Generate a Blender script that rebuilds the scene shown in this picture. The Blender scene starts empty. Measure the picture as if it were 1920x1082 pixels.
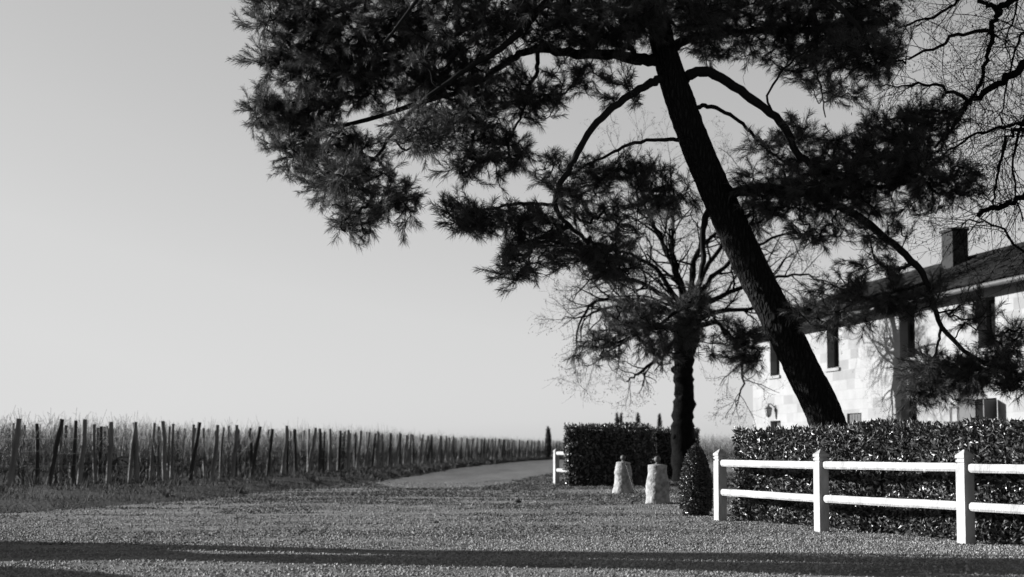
import bpy, math, random
import numpy as np
from math import radians as R
from mathutils import Vector

SC = bpy.context.scene
COL = SC.collection
rng = np.random.default_rng(7)
random.seed(7)

# ------------------------------------------------------------------ camera, sky, sun, exposure
F = 2666.67                       # focal length in photo pixels (50 mm on 36 mm, 1920 px wide)
CAM = np.array([0.0, 0.0, 1.15])
PIT = R(4.0)
SHIFT = 0.05859
cam = bpy.data.cameras.new('camera')
cam.lens = 50; cam.sensor_width = 36; cam.shift_y = SHIFT
cam.clip_start = 0.1; cam.clip_end = 6000
cam.dof.use_dof = True; cam.dof.focus_distance = 19.5; cam.dof.aperture_fstop = 1.6
camo = bpy.data.objects.new('camera', cam); COL.objects.link(camo)
camo.location = CAM; camo.rotation_euler = (R(90) + PIT, 0, 0)
SC.camera = camo

SUN_EL, SUN_AZ = 15.0, 14.0       # elevation; degrees behind due left
sdir = np.array([-math.cos(R(SUN_AZ)) * math.cos(R(SUN_EL)), math.sin(R(SUN_AZ)) * math.cos(R(SUN_EL)), math.sin(R(SUN_EL))])

W = bpy.data.worlds.new('World'); SC.world = W; W.use_nodes = True
wn, wl = W.node_tree.nodes, W.node_tree.links
sky = wn.new('ShaderNodeTexSky'); sky.sky_type = 'NISHITA'; sky.sun_disc = False
sky.sun_elevation = R(SUN_EL); sky.sun_rotation = R(-90 + SUN_AZ)
sep = wn.new('ShaderNodeSeparateColor'); wl.new(sky.outputs[0], sep.inputs[0])      # red-filtered black and white
mr = wn.new('ShaderNodeMath'); mr.operation = 'MULTIPLY'; mr.inputs[1].default_value = 1 / 5.0
wl.new(sep.outputs[0], mr.inputs[0])
ramp = wn.new('ShaderNodeValToRGB')                                                   # film response of the sky
el = ramp.color_ramp.elements
def g3(v): return (v, v, v, 1)
stops = [(0.0, 0.0), (0.10, 0.010), (0.20, 0.045), (0.26, 0.135), (0.325, 0.205), (0.54, 0.26), (0.73, 0.294), (1.0, 0.31)]
while len(el) < len(stops): el.new(0.5)
for e, (p, v) in zip(el, stops): e.position = p; e.color = g3(v)
wl.new(mr.outputs[0], ramp.inputs[0])
mul = wn.new('ShaderNodeMix'); mul.data_type = 'RGBA'; mul.blend_type = 'MULTIPLY'; mul.inputs[0].default_value = 1
wl.new(ramp.outputs[0], mul.inputs[6]); mul.inputs[7].default_value = (10, 10, 10, 1)
bg = wn['Background']; wl.new(mul.outputs[2], bg.inputs[0]); bg.inputs[1].default_value = 0.1

sl = bpy.data.lights.new('sun', 'SUN'); sl.energy = 5.0; sl.angle = R(0.5); sl.color = (1.0, 1.0, 1.0)
so = bpy.data.objects.new('sun', sl); COL.objects.link(so); so.location = tuple(sdir * 80)
so.rotation_euler = Vector(tuple(-sdir)).to_track_quat('-Z', 'Y').to_euler()
SC.view_settings.view_transform = 'Standard'; SC.view_settings.look = 'None'
SC.view_settings.gamma = 1; SC.view_settings.use_curve_mapping = False
SC.view_settings.exposure = 1.2

# ------------------------------------------------------------------ helpers
def at(px, py, Y):
    u = (px - 960) / F; v = (541 - py) / F + SHIFT * 1920 / F
    d = np.array([u, math.cos(PIT) - v * math.sin(PIT), math.sin(PIT) + v * math.cos(PIT)])
    return CAM + d * (Y / d[1])
def gp(px, py, z=0.0):
    u = (px - 960) / F; v = (541 - py) / F + SHIFT * 1920 / F
    d = np.array([u, math.cos(PIT) - v * math.sin(PIT), math.sin(PIT) + v * math.cos(PIT)])
    return CAM + d * ((z - CAM[2]) / d[2])
def nrm(a):
    a = np.asarray(a, float); return a / np.maximum(np.linalg.norm(a, axis=-1, keepdims=True), 1e-9)

def mat(name, base, rough=0.8, var=0.0, vscale=4.0, bump=0.0, bscale=20.0, stretch=(1, 1, 1), island=0.0, spec=0.5, coat=0.0):
    m = bpy.data.materials.new(name); m.use_nodes = True
    n, l = m.node_tree.nodes, m.node_tree.links
    b = n['Principled BSDF']
    b.inputs['Roughness'].default_value = rough
    b.inputs['Specular IOR Level'].default_value = spec
    b.inputs['Coat Weight'].default_value = coat
    b.inputs['Base Color'].default_value = g3(base)
    tc = n.new('ShaderNodeTexCoord'); mp = n.new('ShaderNodeMapping'); mp.inputs['Scale'].default_value = stretch
    l.new(tc.outputs['Object'], mp.inputs[0])
    val = None
    if var:
        t = n.new('ShaderNodeTexNoise'); t.inputs['Scale'].default_value = vscale; t.inputs['Detail'].default_value = 6
        l.new(mp.outputs[0], t.inputs['Vector'])
        q = n.new('ShaderNodeMapRange'); q.inputs[1].default_value = 0.3; q.inputs[2].default_value = 0.7
        q.inputs[3].default_value = base * (1 - var); q.inputs[4].default_value = base * (1 + var)
        l.new(t.outputs[0], q.inputs[0]); val = q.outputs[0]
    if island:
        ge = n.new('ShaderNodeNewGeometry')
        q = n.new('ShaderNodeMapRange'); q.inputs[3].default_value = 1 - island; q.inputs[4].default_value = 1 + island
        l.new(ge.outputs['Random Per Island'], q.inputs[0])
        mm = n.new('ShaderNodeMath'); mm.operation = 'MULTIPLY'; l.new(q.outputs[0], mm.inputs[0])
        if val is None: mm.inputs[1].default_value = base
        else: l.new(val, mm.inputs[1])
        val = mm.outputs[0]
    if val is not None: l.new(val, b.inputs['Base Color'])
    if bump:
        t = n.new('ShaderNodeTexNoise'); t.inputs['Scale'].default_value = bscale; t.inputs['Detail'].default_value = 8
        l.new(mp.outputs[0], t.inputs['Vector'])
        bp = n.new('ShaderNodeBump'); bp.inputs['Strength'].default_value = bump; bp.inputs['Distance'].default_value = 0.03
        l.new(t.outputs[0], bp.inputs['Height']); l.new(bp.outputs[0], b.inputs['Normal'])
    return m

class MB:
    """collects geometry for ONE mesh"""
    def __init__(s): s.V = []; s.F = []; s.n = 0
    def add(s, v, f, mi=0, sm=False):
        v = np.asarray(v, float).reshape(-1, 3); f = np.asarray(f, np.int64)
        if len(f) == 0: return
        s.V.append(v); s.F.append((f + s.n, mi, sm)); s.n += len(v)
    def box(s, c, size, rz=0.0, mi=0, top=1.0):
        x, y, z = np.array(size) / 2
        v = np.array([[-x, -y, -z], [x, -y, -z], [x, y, -z], [-x, y, -z], [-x * top, -y * top, z], [x * top, -y * top, z], [x * top, y * top, z], [-x * top, y * top, z]])
        if rz:
            ca, sa = math.cos(rz), math.sin(rz); v = v @ np.array([[ca, sa, 0], [-sa, ca, 0], [0, 0, 1]])
        s.add(v + np.array(c), [[0, 3, 2, 1], [4, 5, 6, 7], [0, 1, 5, 4], [1, 2, 6, 5], [2, 3, 7, 6], [3, 0, 4, 7]], mi)
    def tube(s, path, rad, k=6, mi=0, sm=True, cap=True, wob=0.0):
        p = np.asarray(path, float); n = len(p); r = np.broadcast_to(np.asarray(rad, float), (n,))
        t = nrm(np.gradient(p, axis=0)); mt = np.abs(nrm(p[-1] - p[0]))
        ref = np.zeros(3); ref[int(np.argmin(mt))] = 1
        a = nrm(np.cross(t, ref)); b = np.cross(t, a)
        th = np.arange(k) * 2 * math.pi / k
        rr = r[:, None] * (1 + (wob * rng.normal(size=(n, k)) if wob else 0))
        v = p[:, None] + rr[..., None] * (np.cos(th)[None, :, None] * a[:, None] + np.sin(th)[None, :, None] * b[:, None])
        i = np.arange(n - 1)[:, None] * k; j = np.arange(k)[None]; j2 = (j + 1) % k
        f = np.stack([i + j, i + j2, i + k + j2, i + k + j], -1).reshape(-1, 4)
        s.add(v.reshape(-1, 3), f, mi, sm)
        if cap and k > 3:
            for e, o in ((0, 0), (n - 1, 1)):
                c = np.vstack([v[e], p[e]]); q = np.arange(k)
                ff = np.stack([q, (q + 1) % k, np.full(k, k)], 1)
                s.add(c, ff if o else ff[:, ::-1], mi, sm)
    def lathe(s, prof, k=24, c=(0, 0, 0), mi=0, noise=0.0, sm=True):
        prof = np.asarray(prof, float); n = len(prof); th = np.arange(k) * 2 * math.pi / k
        rr = prof[:, 0][:, None] * (1 + noise * rng.normal(size=(n, k)))
        v = np.stack([rr * np.cos(th), rr * np.sin(th), np.broadcast_to(prof[:, 1][:, None], (n, k))], -1) + np.array(c)
        i = np.arange(n - 1)[:, None] * k; j = np.arange(k)[None]; j2 = (j + 1) % k
        s.add(v.reshape(-1, 3), np.stack([i + j, i + j2, i + k + j2, i + k + j], -1).reshape(-1, 4), mi, sm)
    def build(s, name, mats, parent=None, loc=None):
        me = bpy.data.meshes.new(name)
        if s.V:
            V = np.vstack(s.V); me.vertices.add(len(V)); me.vertices.foreach_set('co', V.astype(np.float32).ravel())
            loops = np.concatenate([f.ravel() for f, _, _ in s.F])
            tot = np.concatenate([np.full(len(f), f.shape[1]) for f, _, _ in s.F])
            st = np.concatenate([[0], np.cumsum(tot)[:-1]])
            me.loops.add(len(loops)); me.loops.foreach_set('vertex_index', loops.astype(np.int32))
            me.polygons.add(len(tot)); me.polygons.foreach_set('loop_start', st.astype(np.int32))
            me.polygons.foreach_set('loop_total', tot.astype(np.int32))
            me.polygons.foreach_set('material_index', np.concatenate([np.full(len(f), mi) for f, mi, _ in s.F]).astype(np.int32))
            me.polygons.foreach_set('use_smooth', np.concatenate([np.full(len(f), sm) for f, _, sm in s.F]))
            me.update(calc_edges=True); me.validate()
        for m in (mats if isinstance(mats, (list, tuple)) else [mats]): me.materials.append(m)
        o = bpy.data.objects.new(name, me); COL.objects.link(o)
        if parent: o.parent = parent
        if loc is not None: o.location = loc
        return o

def tag(o, label=None, cat=None, group=None, kind=None):
    if label: o['label'] = label
    if cat: o['category'] = cat
    if group: o['group'] = group
    if kind: o['kind'] = kind
    return o
def empty(name, loc=(0, 0, 0), rz=0.0):
    o = bpy.data.objects.new(name, None); COL.objects.link(o); o.location = tuple(loc); o.rotation_euler = (0, 0, rz)
    o.empty_display_size = 0.2
    return o
def copy_tree(o, parent=None):
    kids = [c for c in bpy.data.objects if c.parent == o] if not hasattr(o, '_k') else []
    c = o.copy(); COL.objects.link(c)
    if parent: c.parent = parent
    for ch in kids: copy_tree(ch, c)
    return c
def spline(pts, per=6):
    p = np.asarray(pts, float)
    if len(p) < 3:
        t = np.linspace(0, 1, per + 1)[:, None]; return p[0] * (1 - t) + p[-1] * t
    e = np.vstack([2 * p[0] - p[1], p, 2 * p[-1] - p[-2]]); out = []
    for i in range(1, len(e) - 2):
        a, b, c, d = e[i - 1:i + 3]
        for t in np.arange(per) / per:
            out.append(0.5 * (2 * b + (c - a) * t + (2 * a - 5 * b + 4 * c - d) * t * t + (3 * b - a - 3 * c + d) * t ** 3))
    out.append(p[-1]); return np.array(out)
def vnoise(x, y, seed=0):
    """cheap smooth value noise"""
    r = np.random.default_rng(seed).random((64, 64))
    xi = np.floor(x).astype(int); yi = np.floor(y).astype(int); fx = x - xi; fy = y - yi
    fx = fx * fx * (3 - 2 * fx); fy = fy * fy * (3 - 2 * fy)
    def g(a, b): return r[a % 64, b % 64]
    return (g(xi, yi) * (1 - fx) + g(xi + 1, yi) * fx) * (1 - fy) + (g(xi, yi + 1) * (1 - fx) + g(xi + 1, yi + 1) * fx) * fy
def inside(P, poly):
    x, y = P[:, 0], P[:, 1]; c = np.zeros(len(P), bool); poly = np.asarray(poly)
    for (x0, y0), (x1, y1) in zip(poly, np.roll(poly, -1, 0)):
        k = ((y0 > y) != (y1 > y)); 
        with np.errstate(divide='ignore', invalid='ignore'):
            c ^= k & (x < (x1 - x0) * (y - y0) / (y1 - y0 + 1e-12) + x0)
    return c
def rots(n):
    q = nrm(rng.normal(size=(n, 4))); w, x, y, z = q.T
    return np.stack([1 - 2 * (y * y + z * z), 2 * (x * y - z * w), 2 * (x * z + y * w), 2 * (x * y + z * w), 1 - 2 * (x * x + z * z), 2 * (y * z - x * w), 2 * (x * z - y * w), 2 * (y * z + x * w), 1 - 2 * (x * x + y * y)], -1).reshape(n, 3, 3)
def leaves(mb, P, N, L, Wd, out=0.5, up=0.3, jit=0.8, mi=0, fold=0.25):
    """folded pointed leaves standing off a surface with normals N"""
    n = len(P); L = np.broadcast_to(L, (n,))[:, None] * rng.uniform(0.7, 1.2, (n, 1)); Wd = np.broadcast_to(Wd, (n,))[:, None]
    d = nrm(N * out + np.array([0, 0, up]) + rng.normal(size=(n, 3)) * jit)
    nn = N + rng.normal(size=(n, 3)) * 0.55
    s = nrm(np.cross(d, nn)); f = np.cross(s, d)
    a = P; m = P + d * L * 0.45; tip = P + d * L - f * L * 0.12
    l = m + s * Wd * 0.5 + f * Wd * fold; r = m - s * Wd * 0.5 + f * Wd * fold
    v = np.stack([a, l, tip, r, m], 1).reshape(-1, 3); b = np.arange(n)[:, None] * 5
    mb.add(v, np.concatenate([b + np.array([[0, 4, 1]]), b + np.array([[1, 4, 2]]), b + np.array([[2, 4, 3]]), b + np.array([[3, 4, 0]])]), mi)
def blades(mb, P, h, w, lean=0.5, mi=0):
    n = len(P); h = np.broadcast_to(h, (n,))[:, None] * rng.uniform(0.5, 1.3, (n, 1))
    a = rng.uniform(0, 2 * math.pi, n); s = np.stack([np.cos(a), np.sin(a), 0 * a], 1) * w
    t = P + np.stack([rng.normal(size=n) * lean, rng.normal(size=n) * lean, np.ones(n)], 1) * h
    v = np.stack([P - s, P + s, t], 1).reshape(-1, 3)
    mb.add(v, np.arange(3 * n).reshape(n, 3), mi)

def resample(P, n):
    d = np.concatenate([[0], np.cumsum(np.linalg.norm(np.diff(P, axis=0), axis=1))]); t = np.linspace(0, d[-1], n)
    return np.stack([np.interp(t, d, P[:, i]) for i in range(P.shape[1])], 1)

# ------------------------------------------------------------------ materials
M = {}
M['white'] = mat('white_paint', 0.335, 0.7, 0.3, 6, 0.5, 45, (1, 1, 0.35))
M['stake'] = mat('weathered_wood', 0.15, 0.85, 0.45, 8, 0.6, 40, (1, 1, 0.15))
M['stake_dark'] = mat('dark_weathered_wood', 0.032, 0.85, 0.45, 8, 0.6, 40, (1, 1, 0.15))
M['cane'] = mat('vine_cane', 0.28, 0.8, 0, island=0.6)
M['vine_wood'] = mat('vine_wood', 0.04, 0.9, island=0.4)
M['wire'] = mat('steel_wire', 0.35, 0.4)
M['leaf'] = mat('laurel_leaf', 0.045, 0.38, island=0.8, spec=0.5)
M['core'] = mat('hedge_shade_core', 0.006, 1.0)  # near-black colour stands in for the shade between the leaves
M['box_leaf'] = mat('box_leaf', 0.045, 0.32, island=0.7)
M['needle'] = mat('pine_needle', 0.055, 0.5, island=0.5, spec=0.3)
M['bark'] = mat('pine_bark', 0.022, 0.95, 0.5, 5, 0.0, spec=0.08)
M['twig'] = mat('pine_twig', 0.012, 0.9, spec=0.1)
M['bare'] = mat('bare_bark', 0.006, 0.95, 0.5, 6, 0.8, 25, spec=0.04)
M['stone'] = mat('bollard_stone', 0.22, 0.9, 0.6, 9, 1.0, 16)
M['iron'] = mat('rusty_iron', 0.06, 0.6, 0.4, 30, 0.3, 60)
M['grass'] = mat('verge_grass', 0.034, 0.8, 0.7, 0.9, island=0.85)
M['weed'] = mat('weed', 0.06, 0.8, island=0.6)
M['cypress'] = mat('cypress_leaf', 0.02, 0.8, island=0.5)
M['pebble'] = mat('pebble', 0.2, 0.75, island=0.5)
M['clod'] = mat('dark_stone', 0.03, 0.9, 0.3, 20, 0.5, 40)

def translucent(m, base, fac):
    n, l = m.node_tree.nodes, m.node_tree.links
    t = n.new('ShaderNodeBsdfTranslucent'); t.inputs[0].default_value = g3(base); x = n.new('ShaderNodeMixShader'); x.inputs[0].default_value = fac
    l.new(n['Principled BSDF'].outputs[0], x.inputs[1]); l.new(t.outputs[0], x.inputs[2]); l.new(x.outputs[0], n['Material Output'].inputs[0])
translucent(M['needle'], 0.05, 0.4)
def bark_nodes(m, sc=(15, 15, 4.0), base=0.015):
    n, l = m.node_tree.nodes, m.node_tree.links
    b = n['Principled BSDF']
    tc = n.new('ShaderNodeTexCoord'); mp = n.new('ShaderNodeMapping'); mp.inputs['Scale'].default_value = sc
    l.new(tc.outputs['Object'], mp.inputs[0])
    ns = n.new('ShaderNodeTexNoise'); ns.inputs['Scale'].default_value = 0.7; l.new(mp.outputs[0], ns.inputs['Vector'])
    ad = n.new('ShaderNodeMix'); ad.data_type = 'RGBA'; ad.blend_type = 'ADD'; ad.inputs[0].default_value = 1.2
    l.new(mp.outputs[0], ad.inputs[6]); l.new(ns.outputs['Color'], ad.inputs[7])
    vo = n.new('ShaderNodeTexVoronoi'); vo.feature = 'DISTANCE_TO_EDGE'; vo.inputs['Scale'].default_value = 1.0
    l.new(ad.outputs[2], vo.inputs['Vector'])
    q = n.new('ShaderNodeMapRange'); q.inputs[2].default_value = 0.35; l.new(vo.outputs['Distance'], q.inputs[0])
    bp = n.new('ShaderNodeBump'); bp.inputs['Strength'].default_value = 1; bp.inputs['Distance'].default_value = 0.05
    l.new(q.outputs[0], bp.inputs['Height']); l.new(bp.outputs[0], b.inputs['Normal'])
    c = n.new('ShaderNodeMapRange'); c.inputs[3].default_value = base * 0.5; c.inputs[4].default_value = base * 1.3
    l.new(q.outputs[0], c.inputs[0]); l.new(c.outputs[0], b.inputs['Base Color'])
bark_nodes(M['bark'])

def ground_mat(name, lo, hi, patch_lo, pebble, bump, psc=(0.25, 0.7, 1), bdist=0.012):
    m = bpy.data.materials.new(name); m.use_nodes = True
    n, l = m.node_tree.nodes, m.node_tree.links; b = n['Principled BSDF']; b.inputs['Roughness'].default_value = 0.9
    b.inputs['Specular IOR Level'].default_value = 0.25
    tc = n.new('ShaderNodeTexCoord')
    vo = n.new('ShaderNodeTexVoronoi'); vo.inputs['Scale'].default_value = pebble; l.new(tc.outputs['Object'], vo.inputs['Vector'])
    sp = n.new('ShaderNodeSeparateColor'); l.new(vo.outputs['Color'], sp.inputs[0])
    q = n.new('ShaderNodeMapRange'); q.inputs[3].default_value = lo; q.inputs[4].default_value = hi; l.new(sp.outputs[0], q.inputs[0])
    mp = n.new('ShaderNodeMapping'); mp.inputs['Scale'].default_value = psc; l.new(tc.outputs['Object'], mp.inputs[0])
    ns = n.new('ShaderNodeTexNoise'); ns.inputs['Scale'].default_value = 1.3; ns.inputs['Detail'].default_value = 9; ns.inputs['Roughness'].default_value = 0.7
    l.new(mp.outputs[0], ns.inputs['Vector'])
    p = n.new('ShaderNodeMapRange'); p.inputs[1].default_value = 0.35; p.inputs[2].default_value = 0.6; p.inputs[3].default_value = patch_lo; p.inputs[4].default_value = 1.0
    l.new(ns.outputs[0], p.inputs[0])
    mm = n.new('ShaderNodeMath'); mm.operation = 'MULTIPLY'; l.new(q.outputs[0], mm.inputs[0]); l.new(p.outputs[0], mm.inputs[1])
    l.new(mm.outputs[0], b.inputs['Base Color'])
    bp = n.new('ShaderNodeBump'); bp.inputs['Strength'].default_value = bump; bp.inputs['Distance'].default_value = bdist; bp.invert = True
    l.new(vo.outputs['Distance'], bp.inputs['Height'])
    n2 = n.new('ShaderNodeTexNoise'); n2.inputs['Scale'].default_value = 6; n2.inputs['Detail'].default_value = 4
    l.new(tc.outputs['Object'], n2.inputs['Vector'])
    b2 = n.new('ShaderNodeBump'); b2.inputs['Strength'].default_value = 0.5; b2.inputs['Distance'].default_value = 0.04
    l.new(n2.outputs[0], b2.inputs['Height']); l.new(bp.outputs[0], b2.inputs['Normal']); l.new(b2.outputs[0], b.inputs['Normal'])
    return m
M['yard'] = ground_mat("gravel_ground", 0.10, 0.29, 0.32, 45, 1.0, (0.3, 0.8, 1))
M['road'] = ground_mat('tarmac', 0.09, 0.19, 0.6, 35, 0.8, (0.5, 0.09, 1))
M['soil'] = ground_mat('vineyard_soil', 0.012, 0.03, 0.5, 12, 1.0, (0.6, 0.6, 1), 0.05)

# ------------------------------------------------------------------ ground, yard, road, verge
def sheet(name, poly, z, m):
    me = bpy.data.meshes.new(name); me.from_pydata([(p[0], p[1], z) for p in poly], [], [list(range(len(poly)))])
    o = bpy.data.objects.new(name, me); COL.objects.link(o); me.materials.append(m); tag(o, kind='structure'); return o
a = np.linspace(0, 2 * math.pi, 65)[:-1]
sheet('ground', np.stack([3000 * np.cos(a), 3000 * np.sin(a)], 1), -0.004, M['soil'])
VB = np.array([gp(*q)[:2] for q in [(-60, 968), (0, 964), (100, 958), (200, 951), (300, 943), (400, 935), (480, 927), (560, 918), (640, 911), (700, 905), (760, 895), (850, 879), (960, 866.5), (1035, 861.5)]])
VB = np.vstack([[-34, 8], [-17, 18.5], VB, [8, 158], [40, 200]])
yard = np.vstack([VB[:2], VB[2:-1] + np.array([-0.8, 0.25]), [30, 150], [45, 40], [45, -12], [-34, -12]])
sheet('gravel_yard', yard, 0.0, M['yard'])
road_px = [(737, 915), (700, 906), (760, 896), (850, 880), (960, 867.5), (1035, 862)]
road = [gp(*q)[:2] for q in road_px] + [np.array([9, 157]), np.array([40, 196]), np.array([44, 180]), np.array([13, 128])] + list(resample(np.array([gp(*q)[:2] for q in [(1075, 880), (1040, 887), (990, 897), (948, 909), (900, 914), (820, 916), (737, 915)]]), 90) + rng.normal(size=(90, 2)) * np.array([0.12, 0.28]))
sheet('road', road, 0.004, M['road'])

PL = np.array([gp(*q)[:2] for q in [(-110, 934), (15, 922), (140, 913), (275, 909), (360, 906), (440, 904), (525, 901), (575, 898), (625, 891), (697, 883), (755, 876), (820, 873), (860, 870), (890, 867), (940, 863), (1000, 860.4), (1040, 859.6)]])
# smooth post line in plan
PLs = spline(np.array([[-14.6, 33.5], [-12.9, 37.5], [-11.9, 42], [-10.6, 47], [-9.3, 53], [-8.2, 60], [-7.0, 70], [-6.0, 82], [-4.6, 96], [-2.9, 112], [-0.6, 130], [2.2, 148], [7.5, 166], [14, 180], [24, 196]]), 6)
mb = MB()
n = 220
A = resample(VB[2:-1], n); A[1:-1] += np.array([[-0.95, 0.31]]) * (vnoise(np.arange(n - 2) * 0.5, np.zeros(n - 2), 4)[:, None] * 0.9 - 0.3 + rng.normal(size=(n - 2, 1)) * 0.08) * np.clip(A[1:-1, 1:] / 45, 0.4, 1.3); B = resample(PLs, n)
out = np.array([-0.95, 0.31])
prof = [(0.0, 0.0), (0.08, 0.05), (0.2, 0.13), (0.4, 0.17), (0.7, 0.13), (1.0, 0.10)]
rows = []
for t, z in prof:
    P = A * (1 - t) + B * t; zz = z * (0.6 + 0.8 * vnoise(P[:, 0] * 1.5, P[:, 1] * 1.5, 3)) if z else np.full(n, 0.001)
    rows.append(np.column_stack([P + (rng.normal(size=(n, 1)) * 0.05 if 0 < t < 1 else 0), zz]))
for e in (4.0, 16.0):
    rows.append(np.column_stack([B + out * e, np.full(n, 0.06)]))
Vv = np.stack(rows, 1); k = Vv.shape[1]
i = np.arange(n - 1)[:, None] * k; j = np.arange(k - 1)[None]
mb.add(Vv.reshape(-1, 3), np.stack([i + j, i + k + j, i + k + j + 1, i + j + 1], -1).reshape(-1, 4), 0, True)
tag(mb.build('verge', M['soil']), kind='structure')
def vz(t): return np.interp(t, [p[0] for p in prof], [p[1] for p in prof])
# grass on the verge
mb = MB(); N = 60000
q = rng.random(N) ** 1.5 * (n * 0.75); ii = q.astype(int); fr = (q - ii)[:, None]; t = rng.random(N) ** 0.9 * 1.6 - 0.03
a_ = A[ii] * (1 - fr) + A[ii + 1] * fr; b_ = B[ii] * (1 - fr) + B[ii + 1] * fr
t2 = t[:, None]; P = np.where(t2 <= 1, a_ * (1 - t2) + b_ * t2, b_ + out * (t2 - 1) * 4)
keep = vnoise(P[:, 0] * 1.2, P[:, 1] * 0.8, 9) + 0.25 * rng.random(N) > 0.42
P = np.column_stack([P, vz(np.clip(t, 0, 1)) * 0.9])[keep]
far = P[:, 1] / 40
blades(mb, P, 0.04 + 0.36 * vnoise(P[:, 0] * 2, P[:, 1] * 1.5, 5) ** 2.6, (0.008 * far)[:, None], 0.6)
tag(mb.build('verge_grass', M['grass']), 'rough short grass along the verge in front of the vine posts', 'grass', kind='stuff')

# gravel pebbles (nearest ground) and low weeds
mb = MB()
octa = np.array([[1, 0, 0], [-1, 0, 0], [0, 1, 0], [0, -1, 0], [0, 0, 1], [0, 0, -1]], float)
of = np.array([[0, 2, 4], [2, 1, 4], [1, 3, 4], [3, 0, 4], [2, 0, 5], [1, 2, 5], [3, 1, 5], [0, 3, 5]])
P = []
for y0, y1, den, r0 in ((12.2, 15, 1500, 0.0082), (15, 19, 1000, 0.0084), (19, 24, 520, 0.0088), (24, 31, 150, 0.0105), (31, 48, 75, 0.0125)):
    xl, xr = -0.40 * y1 - 0.5, 0.40 * y1 + 0.5
    c = int((y1 - y0) * (xr - xl) * den); q = np.column_stack([rng.uniform(xl, xr, c), rng.uniform(y0, y1, c)])
    ok = (np.abs(q[:, 0]) < 0.385 * q[:, 1] + 0.3) & inside(q, yard) & (np.clip(vnoise(q[:, 0] * 0.55, q[:, 1] * 1.3, 31) * 1.3 + vnoise(q[:, 0] * 2.1, q[:, 1] * 3.2, 32) * 0.9 - 0.45, 0.06, 1) > rng.random(c)); q = q[ok]
    P.append(np.column_stack([q, r0 * np.clip(rng.lognormal(0, 0.45, len(q)), 0.4, 2.2)]))
P = np.vstack(P); N = len(P); sz = P[:, 2]
v = octa[None] * rng.uniform(0.75, 1.25, (N, 6, 1)) * sz[:, None, None] * np.array([1.15, 0.95, 0.75]); v = np.einsum('nij,nkj->nki', rots(N), v)
v += np.column_stack([P[:, :2], sz * 0.35])[:, None]
mb.add(v.reshape(-1, 3), (np.arange(N)[:, None, None] * 6 + of[None]).reshape(-1, 3))
tag(mb.build('gravel', M['pebble']), 'loose pale gravel stones over the yard', 'gravel', kind='stuff')
mb = MB(); N = 300000
q = np.column_stack([rng.uniform(-15, 15, N), 17 + rng.random(N) ** 1.2 * 50]); q = q[(np.abs(q[:, 0]) < 0.38 * q[:, 1] + 1)]
w_ = vnoise(q[:, 0] * 0.45, q[:, 1] * 1.1, 12) * 0.6 + vnoise(q[:, 0] * 2, q[:, 1] * 4, 13) * 0.4 + 0.012 * (np.minimum(q[:, 1], 36) - 26) + 0.01 * q[:, 0]
q = q[inside(q, yard) & ~inside(q, road) & (w_ + rng.normal(size=len(q)) * 0.05 > 0.54)]
blades(mb, np.column_stack([q, np.zeros(len(q))]), np.interp(q[:, 1], [17, 28, 45], [0.026, 0.034, 0.055]), np.interp(q[:, 1], [17, 45], [0.009, 0.016])[:, None], 1.1)
tag(mb.build('weeds', M['weed']), 'sparse low weeds growing through the gravel', 'weeds', kind='stuff')

for (px, py, w, lab) in [(970, 943, 0.20, 'largest dark clod lying alone in the middle of the gravel'), (1057, 928.5, 0.09, 'small dark clod on the gravel below the left end of the clipped hedge'), (1121, 925, 0.10, 'small dark clod on the gravel left of the stone bollards'), (817, 981, 0.10, 'flat dark clod on the gravel halfway to the vineyard')]:
    p = gp(px, py); mb = MB()
    mb.lathe(np.array([(0.001, 0.36), (0.26, 0.33), (0.45, 0.2), (0.5, 0.05), (0.5, -0.02)]) * w * np.array([1, 0.9]), 13, (p[0], p[1], 0), 0, 0.12)
    tag(mb.build('clod', M['clod']), lab, 'clod')

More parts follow.
